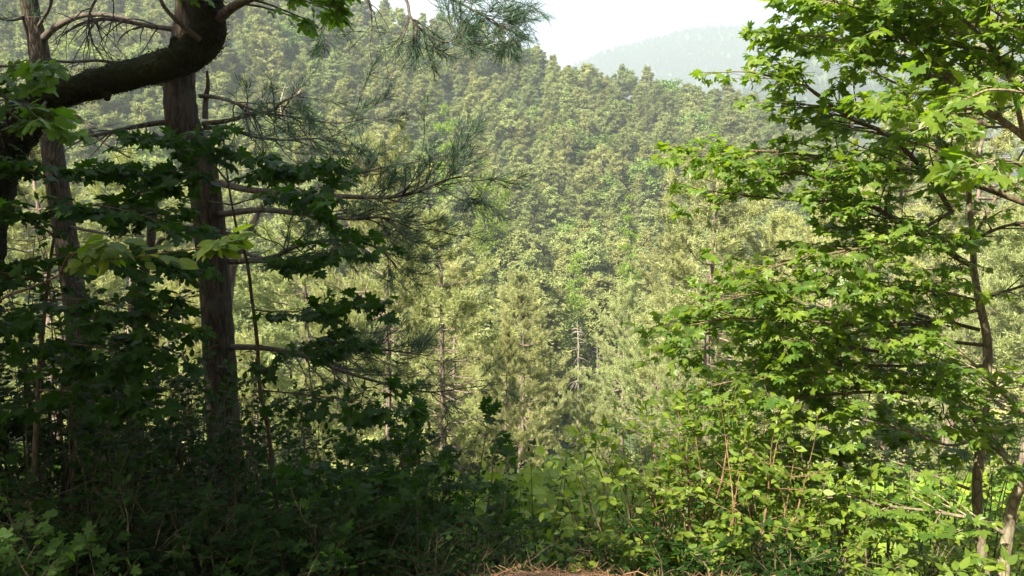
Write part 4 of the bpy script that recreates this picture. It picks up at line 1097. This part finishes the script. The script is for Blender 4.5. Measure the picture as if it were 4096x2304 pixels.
# ------------------------------------------------------------------ shrubs and stems
def shrub(label, u, Y, vtop, width, nstem, leaf='ovate', size=.05, mleaf='shrub', mbr='twig', name='shrub', group=None, tl=.35, spacing=.06, ntw=9, lean=(0, 0), cat='shrub', ground_sink=0, flat=.5, keep=1.0, zmin=None):
    s = Plant(leaf, size, 0.15, flat)
    c = P(u, vtop, Y); gx, gy = c[0], c[1]
    bz = Hs(gx, gy) - .1
    vis = P(u, 600, Y)[2]
    base = np.array([gx, gy, bz])
    for i in range(nstem):
        a = rng.uniform(0, 6.28); rr = math.sqrt(rng.uniform(0, 1)) * width
        top = np.array([gx + rr * math.cos(a) + lean[0], gy + rr * .7 * math.sin(a) + lean[1], c[2] - (rr / width) ** 2 * .35 * (c[2] - bz) * rng.uniform(.2, 1) - rng.uniform(0, .25)])
        b0 = base + np.array([math.cos(a), math.sin(a), 0]) * rr * .35
        mid = b0 * .5 + top * .5 + rng.normal(0, .06, 3)
        p, r = smooth([b0, b0 * .78 + mid * .44 - top * .22 if False else (b0 + mid) / 2 + rng.normal(0, .03, 3), mid, (mid + top) / 2 + rng.normal(0, .04, 3), top], [.012, .010, .008, .005, .002], 5)
        s.br.tube(p, r, 5)
        n = len(p); lo = 0
        for k in range(n):
            if p[k][2] < vis - .2: lo = k
        lo = min(lo, n - 4)
        for k in range(ntw):
            j = rng.integers(max(2, lo), n - 1); d = p[j + 1] - p[j]; d /= np.linalg.norm(d)
            az = rng.uniform(0, 6.28)
            dd = np.array([math.cos(az), math.sin(az), rng.uniform(-.05, .6)]) + d * .3
            s.twig(p[j], dd, tl * rng.uniform(.5, 1.2) * (1.2 - .6 * j / n), .003, 1, spacing, .012, keep)
        s.twig(p[-1], p[-1] - p[-2], tl * .6, .002, 1, spacing, .012, keep)
    return s.build(name, label, cat, base, M[mbr], M[mbr], M[mleaf], group, crown_name='foliage')


D = dict(mleaf='shrub_shaded')
# left, in deep shade that the leaf colour also carries
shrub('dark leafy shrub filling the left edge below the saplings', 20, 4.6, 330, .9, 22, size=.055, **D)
shrub('dark shrub left of the big trunk under the crooked grey tree', 120, 5.2, 350, .9, 22, size=.05, **D)
shrub('dark shrub at the foot of the big pine trunk, on its left', 185, 6.4, 385, .9, 20, size=.05, **D)
shrub('low shade-dark shrub at the bottom left', 70, 3.7, 470, .7, 22, size=.05, **D)
shrub('sunlit clump of lobed leaves at the bottom left edge', 30, 3.1, 490, .3, 8, leaf='field', size=.05, mleaf='field', tl=.2)
shrub('low dark shrub at the bottom left of the big trunk with a few bright leaves', 165, 3.6, 520, .6, 18, leaf='field', size=.05, **D)
shrub('dark shrub at the foot of the big pine trunk, on its right', 290, 5.6, 430, .8, 20, size=.05, **D)
shrub('dark low bush right of the big trunk at the bottom', 335, 4.3, 470, .7, 18, leaf='maple', size=.065, mleaf='maple_shaded', tl=.3, ntw=7)
shrub('dense dark bush at the bottom left of centre', 400, 4.8, 460, .75, 18, leaf='maple', size=.07, mleaf='maple_shaded', tl=.3, ntw=7)
shrub('tall thin shaded shrub left of centre with upright stems', 385, 6.0, 405, .6, 12, leaf='maple', size=.07, mleaf='maple_shaded', tl=.32)
shrub('thin dark sapling shrub with upright stems in front of the bare pine trunk', 440, 5.6, 400, .45, 9, leaf='maple', size=.07, mleaf='maple_shaded', tl=.32, ntw=8)
shrub('slender leafy stems just left of the middle pine trunk', 470, 5.0, 470, .4, 10, size=.045, mleaf='maple_shaded', tl=.25)
shrub('dark bush at the bottom centre behind the needle-strewn edge', 525, 4.4, 520, .5, 16, size=.04, **D)
shrub('shaded upright shrub just right of the middle pine trunk', 550, 6.4, 450, .3, 6, size=.05, mleaf='maple_shaded', tl=.28)
shrub('low bush right of the middle at the bottom edge', 590, 4.6, 545, .45, 12, size=.04, mleaf='maple_shaded', tl=.25)
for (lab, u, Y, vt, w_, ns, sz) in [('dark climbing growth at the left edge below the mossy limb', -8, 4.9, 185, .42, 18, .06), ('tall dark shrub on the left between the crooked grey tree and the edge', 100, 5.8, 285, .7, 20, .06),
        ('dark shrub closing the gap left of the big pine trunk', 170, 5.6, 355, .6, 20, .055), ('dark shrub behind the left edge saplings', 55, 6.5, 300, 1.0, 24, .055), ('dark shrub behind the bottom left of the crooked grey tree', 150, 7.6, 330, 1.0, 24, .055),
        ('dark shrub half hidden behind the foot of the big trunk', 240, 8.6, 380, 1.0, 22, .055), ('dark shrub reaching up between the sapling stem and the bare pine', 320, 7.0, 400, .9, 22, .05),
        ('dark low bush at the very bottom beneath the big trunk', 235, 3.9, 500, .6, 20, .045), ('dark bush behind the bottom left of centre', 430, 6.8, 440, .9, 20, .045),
        ('shade-dark bush at the bottom beside the sunlit clump', 110, 4.2, 430, .7, 22, .05), ('dark bush at the bottom left of the needle-strewn edge', 470, 3.9, 535, .45, 16, .035)]:
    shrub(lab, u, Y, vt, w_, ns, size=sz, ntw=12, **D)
# right, partly sunlit
shrub('arching shrub with heart-shaped leaves whose tips stand out right of centre', 640, 4.6, 440, .45, 12, size=.065, mleaf='shrub', lean=(-.15, 0), tl=.35)
shrub('sunlit shrub with reddish stems in the lower right', 735, 4.4, 415, .55, 20, size=.06, mleaf='shrub', mbr='twig_red', tl=.36)
shrub('leafy sunlit shrub behind the reddish-stemmed one', 690, 5.4, 400, .6, 18, size=.055, mleaf='shrub')
shrub('shrub with broad leaves right of the reddish stems', 800, 4.8, 425, .6, 20, size=.065, mleaf='shrub')
shrub('shrub low behind the leaning trunk on the right', 880, 5.6, 440, .7, 20, size=.055, mleaf='shrub')
shrub('low shrub with soft bright leaves at the bottom right', 850, 3.8, 540, .5, 14, size=.048, mleaf='shrub', tl=.25)
shrub('cluster of large bright leaves at the bottom right corner', 965, 3.4, 545, .34, 7, size=.062, mleaf='shrub', tl=.2, spacing=.09)
shrub('low bluish dark bush along the bottom edge right of the needle litter', 770, 3.6, 545, .6, 20, size=.045, mleaf='shrub_shaded', tl=.2)
shrub('dark bush along the bottom just right of centre', 690, 4.2, 525, .55, 18, size=.045, mleaf='maple_shaded', tl=.25)
shrub('leafy bush at the right edge behind the two tan trunks', 985, 6.4, 420, .8, 18, size=.055, mleaf='shrub')
sapling('slim dark-stemmed sapling standing in the middle of the right-hand foliage',
    [(812, 364, 5.6), (822, 385, 5.6), (830, 411, 5.6), (838, 445, 5.6), (841, 475, 5.6), (844, 520, 5.6), (848, 575, 5.6)], [.006, .01, .014, .017, .02, .022, .024],
    [([(822, 385, 5.6), (790, 375, 5.5), (750, 380, 5.4), (715, 392, 5.3)], 16, .4), ([(838, 440, 5.6), (800, 440, 5.4), (750, 450, 5.3), (700, 455, 5.2)], 16, .4),
     ([(838, 440, 5.6), (870, 430, 5.6), (905, 432, 5.6)], 12, .4), ([(812, 364, 5.6), (800, 340, 5.5), (780, 325, 5.4)], 12, .4)], mleaf='maple', size=.07)

# ------------------------------------------------------------------ dead tree in the dark gap, broken snag on the hill
def dead_tree(u, Y, vtop, vbot, label, rad, nb, L, up=-.1):
    a = P(u, vtop, Y); b = P(u + 1, vbot, Y); base = np.array([b[0], b[1], min(b[2], Hs(b[0], b[1]))])
    root = empty('dead_tree', tuple(base), label, 'dead tree')
    tk = MB(); p, r = smooth([base, (a + b) / 2 + [.1, 0, 0], a], [rad, rad * .6, rad * .2], 8)
    tk.tube(p - base, r, 7, .05); tk.build('trunk', M['deadwood'], root)
    br = MB()
    for i in range(nb):
        f = rng.uniform(.25, .97); j = int(f * (len(p) - 1)); az = rng.uniform(0, 6.28)
        l = L * rng.uniform(.4, 1) * (1.1 - f * .6)
        d = np.array([math.cos(az), math.sin(az) * .6, up + rng.normal(0, .25)])
        q = np.array([p[j], p[j] + d * l * .5 + [0, 0, .03], p[j] + d * l + [0, 0, -.1 * l]]) - base
        br.tube(q, [rad * .3, rad * .2, rad * .08], 4)
    br.build('branches', M['deadwood'], root)


dead_tree(577, 84, 322, 392, 'bare bleached dead tree standing against the dark gap below centre', .15, 46, 2.1, -.25)
dead_tree(596, 98, 331, 385, 'shorter thin dead pine just right of the bleached dead tree', .09, 20, 1.3, .1)


def snag(pl, label):
    w = PP(pl[0]); root = empty('dead_tree', tuple(w[0]), label, 'dead tree')
    mb = MB()
    for k, s in enumerate(pl):
        q, r = smooth(PP(s), np.linspace(.11 if k == 0 else .05, .02, len(s)), 4); mb.tube(q - w[0], r, 6, .08)
    mb.build('trunk', M['deadwood'], root)


snag([[(282, 118, 60), (281, 104, 60), (284, 90, 60), (286, 84, 60)], [(281, 104, 60), (290, 99, 60), (298, 94, 60), (304, 84, 60), (306, 79, 60)], [(299, 93, 60), (292, 82, 60)]],
     'broken pale snag with an upcurved branch on the hillside right of the big trunk')

# bright fresh-leaved broadleaf trees on the slope
def round_tree(u, Y, vtop, rad, label, m='bright', n=46, hc=None):
    c = P(u, vtop, Y); z = min(Hs(c[0], c[1]), c[2] - rad * 2.4); top = c[2] - z
    hc = hc or top * .42
    root = empty('broadleaf_tree', (c[0], c[1], z), label, 'broadleaf tree')
    tk = MB(); tk.tube(np.array([[0, 0, 0], [.1, 0, top * .5], [0, 0, top - rad * .5]]), [.16, .12, .04], 7)
    cr = MB(); ps = []
    ax_ = np.array([rad * rng.uniform(.9, 1.25), rad, hc])
    for i in range(n):
        d = rng.normal(0, 1, 3); d /= np.linalg.norm(d); cc = d * ax_ * rng.uniform(.4, 1.05) + [0, 0, top - hc]
        tk.tube(np.array([[0, 0, max(.5, cc[2] - rad * .8)], cc]), [.03, .012], 4, cap=False)
        ps.append(cc + rng.normal(0, 1, (110, 3)) * rad * [.26, .26, .15])
    ps = np.concatenate(ps); dd = rng.normal(0, 1, ps.shape)
    leaves(cr, 'small', ps, dd, rng.normal(0, .5, ps.shape) + [0, 0, 1], .0024 * Y * rng.uniform(.7, 1.2, len(ps)))
    tk.build('trunk', M['twig_grey'], root); cr.build('crown', M[m], root, smooth_shade=False)


round_tree(497, 150, 146, 2.0, 'small bright yellow-green tree high in the middle of the pine slope')
round_tree(575, 116, 251, 1.6, 'small bright yellow-green tree just above the gap with the dead tree')
round_tree(446, 185, 94, 2.2, 'fresh green broadleaf tree among the pines on the upper middle slope', 'under')
round_tree(484, 148, 158, 2.3, 'darker green broadleaf tree beside the small bright yellow one', 'under')
round_tree(632, 112, 182, 1.4, 'little green broadleaf tree among pines left of the maple tips', 'under')
round_tree(590, 104, 305, 3.6, 'shade-dark tree added for the shadow in the gap behind the dead trunks', 'shrub_shaded', 60)  # dark-coloured crown put in for the shadow under the crowns
round_tree(165, 30, 305, 1.5, 'bright low broadleaf tree seen between the big trunk and the crooked grey tree', 'bright')

# ------------------------------------------------------------------ undergrowth on the slope below
ub = []
for s in range(3):
    mb = MB(); n = 520
    c = rng.normal(0, 1, (n, 3)); c /= np.linalg.norm(c, axis=1)[:, None]; c *= rng.uniform(.3, 1, (n, 1)) ** .5 * [.8, .8, .7]; c[:, 2] = np.abs(c[:, 2]) + .05
    leaves(mb, 'small', c, rng.normal(0, 1, (n, 3)), rng.normal(0, .5, (n, 3)) + [0, 0, 1], rng.uniform(.08, .15, n))
    ub.append(mb.build('bush', M['under'], mesh_only=True, smooth_shade=False))
n = 5200
yy = 9 + 75 * rng.uniform(0, 1, n) ** .75; xx = rng.uniform(-.78, .78, n) * yy
pts = np.stack([xx, yy, H(xx, yy) - .05], -1)
ug = scatter('undergrowth', pts, rng.uniform(0, 6.28, n), rng.uniform(1.0, 2.6, n), rng.integers(0, 3, n), ub)
tag(ug, 'bright yellow-green undergrowth covering the slope below the trees', 'undergrowth', kind='stuff')

# fallen pine needles and grass tufts on the path edge
lb = MB(); n = 26000
x = rng.uniform(-1.6, 2.4, n); y = rng.uniform(2.5, 3.7, n); z = H(x, y) + rng.uniform(0, .012, n) + .02 * np.maximum(0, vnoise(x * 5, y * 5, 9))
d = rng.normal(0, 1, (n, 3)) * [1, 1, .12]
tris(lb, np.stack([x, y, z], -1), d / np.linalg.norm(d, axis=1)[:, None], 1, .075, .0022, .05)
n = 500
x = rng.uniform(-1.6, 2.4, n); y = rng.uniform(2.5, 3.4, n)
leaves(lb, 'ovate', np.stack([x, y, H(x, y) + .02], -1), rng.normal(0, 1, (n, 3)) * [1, 1, .2], rng.normal(0, .3, (n, 3)) + [0, 0, 1], rng.uniform(.02, .045, n))
for i in range(40):
    x0, y0 = rng.uniform(-1.4, 2.2), rng.uniform(2.6, 3.4); a_ = rng.uniform(0, 6.28); l_ = rng.uniform(.05, .25)
    pt = np.array([[x0 + math.cos(a_) * l_ * k, y0 + math.sin(a_) * l_ * k, 0] for k in (0, .5, 1)]); pt[:, 2] = H(pt[:, 0], pt[:, 1]) + .02 + rng.uniform(0, .015, 3)
    lb.tube(pt, [.004, .003, .002], 4)
M['litter'] = leaf_mat('dry_needles', (0.10, 0.055, 0.032), (0.24, 0.145, 0.08), (1, 1, 1), .15, .7, .2)
tag(lb.build('needle_litter', M['litter'], smooth_shade=False), 'dry brown pine needles lying on the path edge at the bottom', 'litter', kind='stuff')

# ------------------------------------------------------------------ haze
hz = MB()
v = np.array([[x, y, z] for x in (-3100, 3100) for y in (-70, 3400) for z in (-330, 760)], float)
f = [[0, 1, 3], [0, 3, 2], [4, 6, 7], [4, 7, 5], [0, 4, 5], [0, 5, 1], [2, 3, 7], [2, 7, 6], [0, 2, 6], [0, 6, 4], [1, 5, 7], [1, 7, 3]]
hz.add(v, f)
hm = bpy.data.materials.new('haze'); hm.use_nodes = True
t = hm.node_tree; t.nodes.remove(t.nodes['Principled BSDF'])
pv = t.nodes.new('ShaderNodeVolumePrincipled'); pv.inputs['Color'].default_value = (0.82, 0.92, 1, 1)
pv.inputs['Density'].default_value = 0.00036
pv.inputs['Anisotropy'].default_value = 0.2
t.links.new(pv.outputs[0], t.nodes['Material Output'].inputs['Volume'])
tag(hz.build('haze', hm, smooth_shade=False), 'pale summer haze between the viewer and the mountains', 'haze', kind='stuff')
